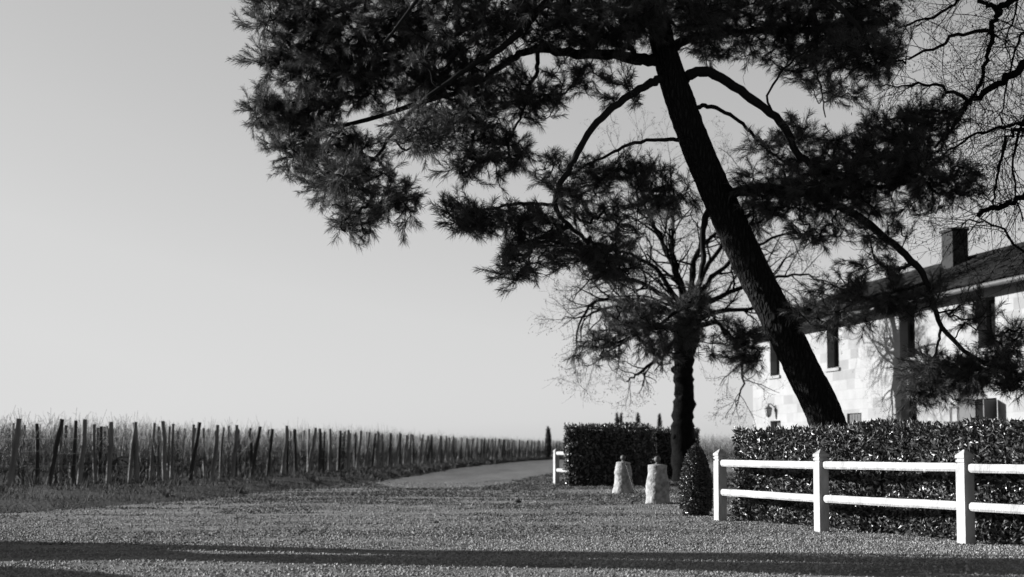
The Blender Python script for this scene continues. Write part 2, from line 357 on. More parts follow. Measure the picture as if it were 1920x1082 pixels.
# ------------------------------------------------------------------ house
hA = np.array([10.2, 60.2]); hang = math.atan2(-0.981, 0.196)
house = empty('stone_farmhouse', (hA[0], hA[1], 0), hang)
tag(house, 'long pale stone farmhouse with a tiled roof behind the right hedge', 'house')
def stone_wall(name):
    m = bpy.data.materials.new(name); m.use_nodes = True
    n, l = m.node_tree.nodes, m.node_tree.links; b = n['Principled BSDF']; b.inputs['Roughness'].default_value = 0.9
    tc = n.new('ShaderNodeTexCoord'); sx = n.new('ShaderNodeSeparateXYZ'); l.new(tc.outputs['Object'], sx.inputs[0])
    ad = n.new('ShaderNodeMath'); l.new(sx.outputs[0], ad.inputs[0]); l.new(sx.outputs[1], ad.inputs[1])
    cx = n.new('ShaderNodeCombineXYZ'); l.new(ad.outputs[0], cx.inputs[0]); l.new(sx.outputs[2], cx.inputs[1])
    br = n.new('ShaderNodeTexBrick'); br.offset = 0.45; br.squash = 0.7; br.squash_frequency = 3
    br.inputs['Scale'].default_value = 1; br.inputs['Brick Width'].default_value = 0.95; br.inputs['Row Height'].default_value = 0.36
    br.inputs['Mortar Size'].default_value = 0.012; br.inputs['Bias'].default_value = 0.55; br.inputs['Mortar Smooth'].default_value = 0.4
    br.inputs['Color1'].default_value = g3(0.075); br.inputs['Color2'].default_value = g3(0.25); br.inputs['Mortar'].default_value = g3(0.22)
    l.new(cx.outputs[0], br.inputs['Vector'])
    ns = n.new('ShaderNodeTexNoise'); ns.inputs['Scale'].default_value = 1.6; ns.inputs['Detail'].default_value = 8; l.new(tc.outputs['Object'], ns.inputs['Vector'])
    q = n.new('ShaderNodeMapRange'); q.inputs[1].default_value = 0.3; q.inputs[2].default_value = 0.7; q.inputs[3].default_value = 0.9; q.inputs[4].default_value = 1.08; l.new(ns.outputs[0], q.inputs[0])
    mx = n.new('ShaderNodeMix'); mx.data_type = 'RGBA'; mx.blend_type = 'MULTIPLY'; mx.inputs[0].default_value = 1
    l.new(br.outputs[0], mx.inputs[6]); l.new(q.outputs[0], mx.inputs[7]); l.new(mx.outputs[2], b.inputs['Base Color'])
    n2 = n.new('ShaderNodeTexNoise'); n2.inputs['Scale'].default_value = 14; n2.inputs['Detail'].default_value = 6; l.new(tc.outputs['Object'], n2.inputs['Vector'])
    bp = n.new('ShaderNodeBump'); bp.inputs['Strength'].default_value = 0.4; bp.inputs['Distance'].default_value = 0.03; l.new(n2.outputs[0], bp.inputs['Height']); l.new(bp.outputs[0], b.inputs['Normal'])
    return m
M['wall'] = stone_wall('limestone_blocks')
M['shutter'] = mat('grey_shutter_paint', 0.045, 0.6, 0.15, 12)
M['glass'] = mat('dark_window_glass', 0.01, 0.1)
M['dark'] = mat('dark_interior', 0.01, 0.9)
M['tile'] = mat('roof_tile', 0.016, 1.0, 0.6, 2.2, 0.5, 12, spec=0.0)
M['gutter'] = mat('zinc_gutter', 0.06, 0.5, 0.2, 4)
M['soffit'] = mat('eave_timber', 0.03, 0.8, 0.2, 5)
M['chimney'] = mat('chimney_render', 0.011, 0.9, 0.35, 3, 0.6, 12)
HL, HD, HZ, RD = 27.0, 8.0, 6.0, 7.72
ops = [(2.0, 3.0, 4.08, 5.6), (7.65, 8.7, 4.08, 5.6), (13.5, 14.55, 4.08, 5.6), (18.5, 19.5, 4.08, 5.6), (23.8, 24.8, 4.08, 5.6),
       (1.95, 3.05, 0, 2.25), (9.3, 10.5, 0, 2.38), (13.5, 14.6, 0, 2.75), (18.35, 19.45, 0, 2.6), (23.7, 24.9, 0, 2.5)]
mb = MB()
xs = sorted({0, HL, *[o[0] for o in ops], *[o[1] for o in ops]}); zs = sorted({0, HZ, *[o[2] for o in ops], *[o[3] for o in ops]})
for x0, x1 in zip(xs, xs[1:]):
    for z0, z1 in zip(zs, zs[1:]):
        cx, cz = (x0 + x1) / 2, (z0 + z1) / 2
        if any(o[0] < cx < o[1] and o[2] < cz < o[3] for o in ops): continue
        mb.add([[x0, 0, z0], [x1, 0, z0], [x1, 0, z1], [x0, 0, z1]], [[0, 1, 2, 3]])
dp = 0.38
for x0, x1, z0, z1 in ops:
    for q in ([[x0, 0, z0], [x0, 0, z1], [x0, dp, z1], [x0, dp, z0]], [[x1, 0, z0], [x1, dp, z0], [x1, dp, z1], [x1, 0, z1]], [[x0, 0, z1], [x1, 0, z1], [x1, dp, z1], [x0, dp, z1]], [[x0, 0, z0], [x0, dp, z0], [x1, dp, z0], [x1, 0, z0]]):
        mb.add(q, [[0, 1, 2, 3]])
gab = lambda x: [[x, 0, 0], [x, HD, 0], [x, HD, HZ], [x, HD / 2, RD - 0.12], [x, 0, HZ]]
mb.add(gab(0), [[4, 3, 2, 1, 0]]); mb.add(gab(HL), [[0, 1, 2, 3, 4]])
mb.add([[0, HD, 0], [HL, HD, 0], [HL, HD, HZ], [0, HD, HZ]], [[3, 2, 1, 0]])
mb.build('wall', M['wall'], house)
for kx, (x0, x1, z0, z1) in enumerate(ops):
    mb = MB(); b = 0.07
    if z0 > 1 or kx == 8 or kx == 7:
        nm = 'window' if z0 > 1 else 'door'
        for q, s_ in (((x0 + b / 2, z0 + (z1 - z0) / 2), (b, z1 - z0)), ((x1 - b / 2, z0 + (z1 - z0) / 2), (b, z1 - z0)), (((x0 + x1) / 2, z0 + (z1 - z0) / 2), (0.06, z1 - z0 - 0.01)), (((x0 + x1) / 2, z1 - b / 2), (x1 - x0 - 2 * b, b)), (((x0 + x1) / 2, z0 + b / 2 + 0.002), (x1 - x0 - 2 * b, b))):
            mb.box((q[0], dp - 0.06, q[1]), (s_[0], 0.06, s_[1]))
        fr = mb.build(nm, M['soffit'], house)
        mb = MB(); mb.box(((x0 + x1) / 2, dp - 0.01, (z0 + z1) / 2), (x1 - x0, 0.02, z1 - z0)); mb.build('pane', M['glass'], fr)
    else:
        mb.box(((x0 + x1) / 2, dp - 0.1 if kx != 6 else 0.12, (z0 + z1) / 2), (x1 - x0, 0.05, z1 - z0))
        for t in np.linspace(x0 + 0.14, x1 - 0.14, 5): mb.box((t, (dp - 0.13) if kx != 6 else 0.09, (z0 + z1) / 2), (0.16, 0.02, z1 - z0 - 0.1))
        fr = mb.build('door', M['shutter'] if kx == 6 else M['soffit'], house)
        mb = MB(); mb.box((x1 - 0.1, (dp - 0.16) if kx != 6 else 0.06, 1.05), (0.04, 0.05, 0.16)); mb.build('handle', M['iron'], fr)
    if z0 > 1:
        mb = MB(); mb.box(((x0 + x1) / 2, -0.03, z0 - 0.06), (x1 - x0 + 0.24, 0.10, 0.11)); mb.build('window_sill', M['wall'], house)
def shutter_leaf(x, z0, z1, w, ang):
    mb = MB(); ca, sa = math.cos(ang), math.sin(ang)
    mb.box((x + ca * w / 2, -0.035 - sa * w / 2, (z0 + z1) / 2), (w, 0.035, z1 - z0), -ang)
    for z in (z0 + 0.25, z1 - 0.25): mb.box((x + ca * w / 2 - sa * 0.026, -0.035 - sa * w / 2 - ca * 0.026, z), (w - 0.04, 0.02, 0.09), -ang)
    mb.build('shutter', M['shutter'], house)
shutter_leaf(18.33, 0.05, 2.55, 0.95, R(176)); shutter_leaf(19.5, 0.05, 2.55, 0.55, R(70))
# roof: roman tile waves, real courses
mb = MB(); ov, ovg = 0.55, 0.3
cols = int((HL + 2 * ovg) / 0.22); nx = cols * 6 + 1; xx = np.linspace(-ovg, HL + ovg, nx); wv = 0.045 * np.sin(np.linspace(0, cols * 2 * math.pi, nx))
slope = (RD - HZ) / (HD / 2)
for side in (0, 1):
    crs = 16; ss = []
    for c in range(crs):
        for e in (0.0, 0.999): ss.append((c + e, 0.028 * (1 - e)))
    rowsV = []
    for s_, lift in ss:
        y = -ov + s_ / crs * (HD / 2 + ov); z = HZ + 0.10 + y * slope + lift
        jit = 0.012 * np.repeat(rng.normal(size=cols + 1), 6)[:nx]
        rowsV.append(np.column_stack([xx, np.full(nx, y if side == 0 else HD - y), z + wv + jit]))
    Vv = np.array(rowsV); i = np.arange(len(ss) - 1)[:, None] * nx; j = np.arange(nx - 1)[None]
    q = np.stack([i + j, i + j + 1, i + nx + j + 1, i + nx + j], -1).reshape(-1, 4)
    mb.add(Vv.reshape(-1, 3), q if side == 0 else q[:, ::-1], 0, True)
    yy = (-ov, HD / 2) if side == 0 else (HD + ov, HD / 2)
    zz = (HZ - ov * slope, RD)
    mb.add([[-ovg, yy[0], zz[0]], [HL + ovg, yy[0], zz[0]], [HL + ovg, yy[1], zz[1]], [-ovg, yy[1], zz[1]]], [[0, 1, 2, 3]], 1)
    mb.add([[-ovg, yy[0], zz[0]], [HL + ovg, yy[0], zz[0]], [HL + ovg, yy[0], zz[0] + 0.1], [-ovg, yy[0], zz[0] + 0.1]], [[0, 1, 2, 3]], 1)
    for xe in (-ovg, HL + ovg):
        mb.add([[xe, yy[0], zz[0]], [xe, yy[1], zz[1]], [xe, yy[1], zz[1] + 0.12], [xe, yy[0], zz[0] + 0.12]], [[0, 1, 2, 3]], 1)
mb.tube([[-ovg, HD / 2, RD + 0.12], [HL / 2, HD / 2, RD + 0.12], [HL + ovg, HD / 2, RD + 0.12]], 0.13, 8)
roof = mb.build('roof', [M['tile'], M['soffit']], house)
mb = MB(); mb.tube([[-ovg, -ov - 0.085, HZ - ov * slope + 0.02], [HL / 2, -ov - 0.085, HZ - ov * slope + 0.02], [HL + ovg, -ov - 0.085, HZ - ov * slope + 0.02]], 0.08, 10); mb.build('gutter', M['gutter'], house)
mb = MB(); mb.box((10.95, 3.45, 8.0), (0.78, 0.6, 1.6)); mb.box((10.95, 3.45, 8.85), (0.86, 0.68, 0.10)); mb.build('chimney', M['chimney'], roof)
# wall lantern over the first door
ln = empty('wall_lantern', tuple(np.array(house.location) + 0)); ln.rotation_euler = (0, 0, hang)
tag(ln, 'black iron lantern on the farmhouse wall above the far left door', 'lantern')
lx, lz = 2.45, 2.42
mb = MB(); mb.tube([[lx, 0, lz + 0.35], [lx, -0.15, lz + 0.5], [lx, -0.28, lz + 0.52]], 0.02, 6); mb.box((lx, -0.005, lz + 0.33), (0.1, 0.03, 0.24)); mb.build('bracket', M['iron'], ln)
mb = MB(); c = (lx, -0.28, lz)
mb.lathe([(0.001, 0.5), (0.03, 0.49), (0.04, 0.43), (0.16, 0.34), (0.15, 0.32)], 6, c, 0, 0, False)
mb.lathe([(0.001, -0.06), (0.03, -0.03), (0.09, 0.02), (0.09, 0.04)], 6, c, 0, 0, False)
for k_ in range(6):
    t = k_ * math.pi / 3; mb.tube([[c[0] + 0.09 * math.cos(t), c[1] + 0.09 * math.sin(t), lz + 0.03], [c[0] + 0.145 * math.cos(t), c[1] + 0.145 * math.sin(t), lz + 0.33]], 0.012, 4)
mb.build('frame', M['iron'], ln)
mb = MB(); mb.lathe([(0.08, 0.04), (0.135, 0.325)], 6, c, 0, 0, False); mb.build('pane', mat('lantern_glass', 0.35, 0.3), ln)

# white wooden stand behind the hedge
p = at(1790, 790, 31); st = empty('wooden_stand', (p[0], p[1], 0), R(-20))
tag(st, 'white wooden stand with two short uprights rising above the right hedge', 'stand')
mb = MB(); mb.box((0, 0, 1.70), (0.46, 0.12, 0.05)); mb.build('crossbar', M['white'], st)
for x in (-0.075, 0.075):
    mb = MB(); mb.box((x, 0, 1.87), (0.055, 0.05, 0.29)); mb.build('upright', M['white'], st)
mb = MB(); mb.box((0, 0, 2.03), (0.22, 0.07, 0.03)); mb.build('top_rail', M['white'], st)
mb = MB(); mb.box((0, 0, 0.8375), (0.09, 0.09, 1.675)); mb.build('post', M['white'], st)

# ------------------------------------------------------------------ white fences
P1, P2, P3 = gp(1351, 976)[:2], gp(1541, 997)[:2], gp(1812, 1020)[:2]
P4 = P3 + (P3 - P2) * 1.0
fd = nrm(P3 - P1); fn = np.array([-fd[1], fd[0]])           # fn: into the garden (right/back)
fang = math.atan2(fd[1], fd[0])
def fence_post(parent, p, ang, h=1.13):
    mb = MB(); w = 0.15; wob = rng.normal() * 0.004
    mb.box((p[0], p[1], 0.475 + wob), (w, w, 0.95 + 2 * wob), ang)
    mb.box((p[0], p[1], 0.964), (w - 0.03, w - 0.03, 0.03), ang); mb.box((p[0], p[1], 0.993), (w, w, 0.03), ang)
    mb.box((p[0], p[1], 1.018), (w - 0.024, w - 0.024, 0.022), ang); mb.box((p[0], p[1], 1.045), (w + 0.008, w + 0.008, 0.034), ang)
    mb.box((p[0], p[1], h - 0.034), (w + 0.008, w + 0.008, 0.068 + 0.0), ang, 0, 0.12)
    return mb.build('post', M['white'], parent)
def rail(parent, a, b, z):
    d = nrm(np.append(b - a, 0)); s = np.array([-d[1], d[0], 0]); L = np.linalg.norm(b - a)
    sec = np.array([[-.032, -.052], [.032, -.052], [.048, -.025], [.048, .025], [.032, .052], [-.032, .052], [-.048, .025], [-.048, -.025]])
    mb = MB(); ts = np.concatenate([[0.03, 0.10], np.linspace(0.14, L - 0.14, 14), [L - 0.10, L - 0.03]]); Vv = []
    sag = rng.normal() * 0.003
    for t in ts:
        e = min(t, L - t); sc = 0.45 if e < 0.05 else (0.85 if e < 0.12 else 1.0)
        c = np.append(a, z) + d * t + np.array([0, 0, sag * math.sin(math.pi * t / L) + rng.normal() * 0.0012])
        Vv.append(c + sec[:, :1] * sc * s + sec[:, 1:] * sc * np.array([0, 0, 1]))
    k = 8; n_ = len(ts); i = np.arange(n_ - 1)[:, None] * k; j = np.arange(k)[None]; j2 = (j + 1) % k
    mb.add(np.vstack(Vv), np.stack([i + j, i + j2, i + k + j2, i + k + j], -1).reshape(-1, 4))
    return mb.build('rail', M['white'], parent)
fence = empty('white_fence', (0, 0, 0))
tag(fence, 'white painted post and rail fence in front of the right hedge', 'fence')
for p in (P1, P2, P3, P4): fence_post(fence, p, fang + rng.normal() * 0.02)
for a_, b_ in ((P1, P2), (P2, P3), (P3, P4)):
    dz = rng.normal() * 0.006
    for z in (0.905, 0.445): rail(fence, a_ + 0, b_ + 0, z + dz)
fence2 = empty('white_fence', (0, 0, 0))
tag(fence2, 'short stretch of white fence at the far left end of the clipped hedge', 'fence')
Q1 = gp(1043, 908)[:2]; Q2 = Q1 + fd * 1.9
for p in (Q1, Q2): fence_post(fence2, p, fang)
for z in (0.98, 0.45): rail(fence2, Q1, Q2, z)

# ------------------------------------------------------------------ hedges
def hedge(name, a, b, nrm_in, thick, h, dens, label, leaf=0.115, ends=(1, 1), back=0.3):
    """sheared laurel hedge from plan point a to b; front face on the a-b line"""
    a, b, ni = np.array(a), np.array(b), np.array(nrm_in); L = np.linalg.norm(b - a); d = (b - a) / L
    mb = MB(); i = 0.13
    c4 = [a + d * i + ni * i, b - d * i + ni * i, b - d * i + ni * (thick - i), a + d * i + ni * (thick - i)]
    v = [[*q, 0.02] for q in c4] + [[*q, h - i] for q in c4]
    mb.add(v, [[0, 3, 2, 1], [4, 5, 6, 7], [0, 1, 5, 4], [1, 2, 6, 5], [2, 3, 7, 6], [3, 0, 4, 7]], 1)  # solid dark core box, added to block light behind the leaves
    def face(o, u, U, w, Wd, N, den):
        c = int(U * Wd * den); s, t = rng.uniform(0, U, c), rng.uniform(0, Wd, c)
        bulge = (vnoise(s * 1.7 + 3, t * 1.7 + 7, 21) - 0.5) * 0.22 + (vnoise(s * 5, t * 5, 22) - 0.5) * 0.06
        P = np.array(o) + s[:, None] * u + t[:, None] * w + N * (bulge - 0.13 * rng.random(c) ** 1.6)[:, None]
        P[:, 2] = np.maximum(P[:, 2], 0.015)
        leaves(mb, P, np.broadcast_to(N, (c, 3)), leaf, leaf * 0.40)
    d3, n3, z3 = np.append(d, 0), np.append(ni, 0), np.array([0, 0, 1.0])
    a3 = np.append(a, 0.0); b3 = np.append(b, 0.0)
    face(a3, d3, L, z3, h, -n3, dens)
    face(a3 + z3 * h, d3, L, n3, thick, z3, dens * 0.8)
    face(a3, n3, thick, z3, h, -d3, dens * ends[0]); face(b3, n3, thick, z3, h, d3, dens * ends[1])
    face(a3 + n3 * thick, d3, L, z3, h, n3, dens * back)
    # shoots sticking out of the top
    c = int(L * thick * 9); P = a3 + z3 * (h + 0.02) + rng.uniform(0, L, c)[:, None] * d3 + rng.uniform(0, thick, c)[:, None] * n3
    leaves(mb, P, np.broadcast_to(z3, (c, 3)), leaf * 1.0, leaf * 0.35, out=1.0, jit=0.35)
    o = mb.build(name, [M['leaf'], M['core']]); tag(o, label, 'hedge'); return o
hs = P1 - fd * 0.12 + fn * 0.30
hedge('laurel_hedge', hs, hs + fd * 10.5, fn, 1.25, 1.41, 900, 'glossy leaved clipped laurel hedge behind the white fence on the right', 0.095)
h2a, h2b = gp(1057, 912)[:2], gp(1198, 912)[:2]
hedge('laurel_hedge', h2a, h2b, nrm(np.array([0.25, 1.0])), 3.0, 1.80, 420, 'dark clipped hedge left of the stone bollards across the entrance', 0.12)
h3a, h3b = gp(1198, 901)[:2], gp(1312, 901)[:2]
hedge('laurel_hedge', h3a, h3b, np.array([0.0, 1.0]), 1.5, 1.80, 380, 'dark clipped hedge at the foot of the gnarled bare tree', 0.12)

# ------------------------------------------------------------------ clipped bush
p = gp(1308, 967); tb = empty('clipped_bush', (p[0], p[1] + 0.2, 0))
tag(tb, 'small egg shaped clipped bush beside the end post of the white fence', 'bush')
H, Rm = 1.22, 0.27
pf = np.array([(0.19, 0.0), (0.25, 0.12), (0.27, 0.35), (0.265, 0.55), (0.235, 0.75), (0.18, 0.95), (0.11, 1.10), (0.04, 1.18), (0.001, 1.20)])
mb = MB(); mb.lathe(pf * np.array([0.86, 0.97]), 20, (0, 0, 0), 0, 0.03); mb.build('bush_shade_core', M['core'], tb)  # solid near-black core, added as the shade inside the bush
mb = MB(); c = 7500; z = rng.uniform(0.0, 1.2, c) ; z = 1.2 * (1 - (1 - z / 1.2)); r = np.interp(z, pf[:, 1], pf[:, 0]); th = rng.uniform(0, 2 * math.pi, c)
keep = rng.random(c) < (0.25 + r / 0.27); z, r, th = z[keep], r[keep], th[keep]
Nn = nrm(np.column_stack([np.cos(th), np.sin(th), np.interp(z, [0, 0.5, 0.9, 1.2], [-0.2, 0.1, 0.5, 1.5])]))
r = r * (1 + 0.10 * (vnoise(th * 3, z * 6, 41) - 0.5)) - 0.05 * rng.random(len(z)) ** 2
leaves(mb, np.column_stack([r * np.cos(th), r * np.sin(th), z]), Nn, 0.045, 0.024)
mb.build('foliage', M['box_leaf'], tb)

# ------------------------------------------------------------------ stone bollards and chain
def bollard(px, py, h, rb, rt, lab):
    p = gp(px, py); e = empty('stone_bollard', (p[0], p[1] + rb * 0.8, 0)); tag(e, lab, 'bollard', 'stone bollards at the entrance')
    zs_ = np.linspace(0, 1, 16); pr = [(rb + (rt - rb) * t ** 0.85 + 0.012 * math.sin(t * 9 + px), t * h) for t in zs_]
    pr = [(rb * 1.0, -0.02)] + pr + [(rt * 0.93, h + 0.02), (rt * 0.6, h + 0.032), (0.001, h + 0.035)]
    mb = MB(); mb.lathe(pr, 28, (0, 0, 0), 0, 0.022); mb.build('stone_base', M['stone'], e)
    mb = MB(); mb.lathe([(0.05, h + 0.02), (0.045, h + 0.05), (0.03, h + 0.06), (0.03, h + 0.08)] + [(0.001 + 0.068 * math.sin(t), h + 0.135 - 0.068 * math.cos(t)) for t in np.linspace(0.45, math.pi, 10)], 16, (0, 0, 0)); mb.build('iron_ball', M['iron'], e)
    return e
b1 = bollard(1170, 925.5, 0.77, 0.275, 0.185, 'farther tapered stone bollard with a chain hanging from its iron ball')
b2 = bollard(1235, 945, 0.78, 0.265, 0.20, 'nearer tapered stone bollard with an iron ball on top')
mb = MB(); c0 = np.array(b1.location) + np.array([0.03, -0.10, 0.80])
c1 = np.array(b1.location) + np.array([0.30, -0.42, 0.02]); path = spline([c0, c0 + [0.05, -0.12, -0.10], c0 + [0.13, -0.2, -0.4], c1, c1 + [0.18, -0.02, 0.0]], 8)
path = resample(path, 26)
for k_ in range(25):
    p, q = path[k_], path[k_ + 1]; d = nrm(q - p); s = nrm(np.cross(d, [0.3, 1, 0.2])); s = s if k_ % 2 else np.cross(d, s)
    m_ = (p + q) / 2; Lk = np.linalg.norm(q - p) * 0.72
    ring = [m_ + d * Lk * math.cos(t) + s * 0.026 * math.sin(t) for t in np.linspace(0, 2 * math.pi, 11)]
    mb.tube(ring, 0.009, 5, cap=False)
tag(mb.build('iron_chain', M['iron']), 'rusty chain hanging from the farther stone bollard down to the gravel', 'chain')

# ------------------------------------------------------------------ bare trees
def grow(mb, p, d, L, r, lvl, spread=0.8, trop=0.0, wander=0.22, kids=(4, 4, 3), tips=None, k=5):
    n_ = 6; path = [np.array(p, float)]; d = nrm(d)
    for i_ in range(n_):
        d = nrm(d + rng.normal(size=3) * wander * 0.7 + np.array([0, 0, trop])); path.append(path[-1] + d * L / n_)
    path = np.array(path); rad = np.linspace(r, r * (0.45 if lvl else 0.4), n_ + 1); rad = np.maximum(rad, 0.0028)
    mb.tube(path, rad, k if lvl > 1 else 3, cap=False)
    twigs_on(mb, path, rad, lvl, spread, trop, wander, kids, tips, L)
def twigs_on(mb, path, rad, lvl, spread, trop, wander, kids, tips, L, lo=0.25):
    if lvl <= 0:
        if tips is not None: tips.append((path[-1], nrm(path[-1] - path[-2]))); tips.append((path[len(path) // 2], nrm(path[-1] - path[0])))
        return
    nk = kids[min(lvl, len(kids)) - 1]
    for _ in range(nk):
        t = rng.uniform(lo, 1.0) * (len(path) - 1); i_ = min(int(t), len(path) - 2); f_ = t - i_
        q = path[i_] * (1 - f_) + path[i_ + 1] * f_; tg = nrm(path[i_ + 1] - path[i_])
        s = rng.normal(size=3); s = nrm(s - tg * (s @ tg))
        grow(mb, q, tg * rng.uniform(0.5, 1.0) + s * spread, L * rng.uniform(0.35, 0.68), np.interp(t, np.arange(len(rad)), rad) * 0.55, lvl - 1, spread, trop, wander, kids, tips)
def catkins(mb, tips, L, w, per=2, mi=0):
    P = np.array([t[0] for t in tips]); P = np.repeat(P, per, 0) + rng.normal(size=(len(P) * per, 3)) * 0.05
    d = nrm(np.array([0, 0, -1.0]) + rng.normal(size=P.shape) * 0.45); s = nrm(np.cross(d, rng.normal(size=P.shape)))
    l = L * rng.uniform(0.5, 1.3, (len(P), 1))
    v = np.stack([P, P + d * l * 0.5 + s * w, P + d * l, P + d * l * 0.5 - s * w], 1).reshape(-1, 3)
    mb.add(v, np.arange(len(v)).reshape(-1, 4), mi)

TB = (5.95, 48.7); ZT = 48.7
bt = empty('bare_tree', (0, 0, 0)); tag(bt, 'gnarled bare pollarded tree with arching branches behind the bollards', 'tree')
mb = MB()
tp = [(TB[0] + 0.03, TB[1], -0.05)] + [tuple(at(x, y, ZT)) for x, y in [(1283, 850), (1280, 790), (1284, 740), (1281, 700), (1284, 660), (1290, 620), (1294, 585), (1296, 560)]]
tr = np.interp(np.arange(0, 8.01, 1 / 6), range(9), np.array([54, 48, 42, 36, 36, 40, 50, 44, 24]) / 2 * ZT / F)
path = spline(tp, 6); mb.tube(path, tr[:len(path)] * (1 + 0.05 * rng.normal(size=len(path))), 14, wob=0.05)
for _ in range(26):       # burrs on the pollard head and trunk
    t = rng.integers(8, len(path) - 2); c = path[t]; r_ = tr[t]; th = rng.uniform(0, 6.28); rb_ = rng.uniform(0.08, 0.2)
    mb.lathe([(0.001, rb_)] + [(rb_ * math.sin(q), rb_ * math.cos(q)) for q in (0.6, 1.2, 1.8, 2.5)] + [(0.001, -rb_)], 8, c + np.array([math.cos(th) * r_ * 0.8, math.sin(th) * r_ * 0.8, 0]), 0, 0.12)
mb.build('trunk', M['bare'], bt)
mb = MB(); tips = []
main = [[(1285, 600), (1200, 562), (1115, 588), (1050, 600)], [(1280, 580), (1230, 505), (1150, 470), (1070, 485)], [(1288, 570), (1250, 470), (1215, 400), (1180, 330), (1168, 268)],
        [(1290, 560), (1262, 480), (1262, 400), (1256, 300)], [(1298, 560), (1304, 490), (1322, 420), (1345, 330)], [(1300, 570), (1335, 520), (1400, 470), (1480, 440), (1555, 455)],
        [(1302, 590), (1350, 555), (1430, 525), (1500, 515), (1575, 535)], [(1305, 610), (1350, 610), (1385, 660), (1392, 720), (1378, 765)], [(1280, 620), (1230, 615), (1165, 645), (1100, 688)],
        [(1284, 590), (1235, 548), (1170, 520), (1115, 522), (1075, 560)], [(1286, 570), (1265, 510), (1232, 440), (1150, 390)], [(1300, 560), (1340, 480), (1400, 400), (1470, 360)],
        [(1300, 600), (1370, 580), (1450, 580), (1530, 610)], [(1292, 560), (1310, 470), (1390, 390), (1420, 300)], [(1282, 630), (1240, 660), (1200, 700), (1175, 715)],
        [(1286, 590), (1220, 585), (1130, 560), (1085, 610), (1080, 680)]]
for m_ in main:
    z1 = rng.normal() * 1.4; pp = [at(x, y, ZT + z1 * (i_ / (len(m_) - 1))) for i_, (x, y) in enumerate(m_)]
    path = spline(pp, 5); path[1:] += rng.normal(size=(len(path) - 1, 3)) * 0.035
    rad = np.linspace(0.105, 0.014, len(path)); mb.tube(path, rad, 6, cap=False)
    twigs_on(mb, path, rad, 3, 0.85, 0.02, 0.3, (4, 5, 11), tips, np.linalg.norm(np.diff(path, axis=0), axis=1).sum() * 0.55)
for _ in range(9):
    th = rng.uniform(0, 6.28); grow(mb, at(1290, rng.uniform(560, 620), ZT), (math.cos(th) * 0.35, math.sin(th) * (1 if rng.random() < 0.5 else -1), rng.uniform(0.2, 0.8)), rng.uniform(2.0, 3.2), 0.06, 3, 0.85, -0.02, 0.3, (3, 4, 8), tips)
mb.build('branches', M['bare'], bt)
mb = MB(); tt = [t for t in tips if rng.random() < 0.45]; catkins(mb, tt, 0.07, 0.012, 2); mb.build('seed_clusters', M['bare'], bt)

# right edge tree (trunk stands outside the picture)
rt = empty('bare_tree', (0, 0, 0)); tag(rt, 'fine twigged bare tree with hanging catkins at the right edge', 'tree')
ZR = 24.0; mb = MB(); X0 = 11.6
path = spline([(X0 + 0.2, 24.6, -0.05), (X0, 24.5, 2), (X0 - 0.05, 24.3, 4.2), (X0 - 0.2, 24.2, 6.5), (X0 - 0.1, 24, 9), (X0 + 0.2, 24, 12)], 6)
mb.tube(path, np.linspace(0.3, 0.10, len(path)), 12, wob=0.04); mb.build('trunk', M['bare'], rt)
mb = MB(); tips = []
J = lambda h: np.array([X0 - 0.1, 24.3, h])
limbs = [(J(5.6), [(1990, 90), (1920, 127), (1871, 157), (1816, 191), (1797, 222), (1760, 275)], 26, 8, 24.0), (J(6.2), [(2000, -20), (1897, 0), (1871, 25), (1858, 58), (1853, 106), (1837, 157), (1818, 190)], 20, 7, 23.6),
         (at(1871, 25, 23.6), [(1838, 0), (1800, -30)], 12, 6, 23.5), (at(1858, 58, 23.6), [(1795, 64), (1752, 93), (1700, 112), (1676, 108)], 9, 4, 23.2),
         (at(1816, 191, 24), [(1765, 163), (1731, 157), (1690, 160), (1648, 162)], 9, 3, 24.6), (J(6.6), [(1960, -60), (1820, -12), (1774, 17), (1710, 47), (1690, 50)], 11, 4, 24.6),
         (J(4.6), [(2000, 260), (1920, 234), (1859, 240), (1795, 272), (1761, 299)], 12, 4, 24.3), (J(4.4), [(1990, 280), (1920, 240), (1888, 263), (1871, 323), (1860, 380)], 13, 5, 23.3),
         (J(4.0), [(2010, 330), (1920, 367), (1875, 385), (1836, 403)], 18, 13, 23.8), (J(4.2), [(2000, 200), (1940, 190), (1900, 300), (1915, 420)], 12, 4, 24.4),
         (J(5.2), [(2000, 110), (1930, 60), (1905, 90), (1880, 200), (1885, 260)], 9, 3, 25.0), (J(3.8), [(1990, 420), (1930, 470), (1870, 425), (1815, 415), (1790, 440)], 9, 3, 24.8), (J(6.0), [(1980, 40), (1930, -20), (1890, 60), (1900, 130)], 9, 3, 24.8)]
for st_, px_, w0, w1, z_ in limbs:
    pp = [st_] + [at(x, y, z_ + 0.15 * i_) for i_, (x, y) in enumerate(px_)]
    path = spline(pp, 5); path[1:] += rng.normal(size=(len(path) - 1, 3)) * 0.025
    rad = np.linspace(w0 * 0.85, w1 * 0.7, len(path)) / 2 * ZR / F; mb.tube(path, rad, 7, wob=0.04)
    Ls = np.linalg.norm(np.diff(path, axis=0), axis=1).sum()
    nk = int(10 + 7 * Ls)
    twigs_on(mb, path, np.minimum(rad, 0.0145), 3, 0.8, -0.01, 0.16, (2, 4, int(nk * 0.5)), tips, min(Ls, 2.6) * 0.74, 0.2)
for _ in range(10):
    th = rng.uniform(-1.2, 1.2); grow(mb, J(rng.uniform(4, 9)), (math.cos(th), math.sin(th), 0.5), 3.0, 0.06, 3, 0.85, 0, 0.25, (2, 3, 6), tips)
mb.build('branches', M['bare'], rt)
mb = MB(); catkins(mb, [t for t in tips if rng.random() < 0.6], 0.07, 0.009, 1); mb.build('catkins', M['bare'], rt)

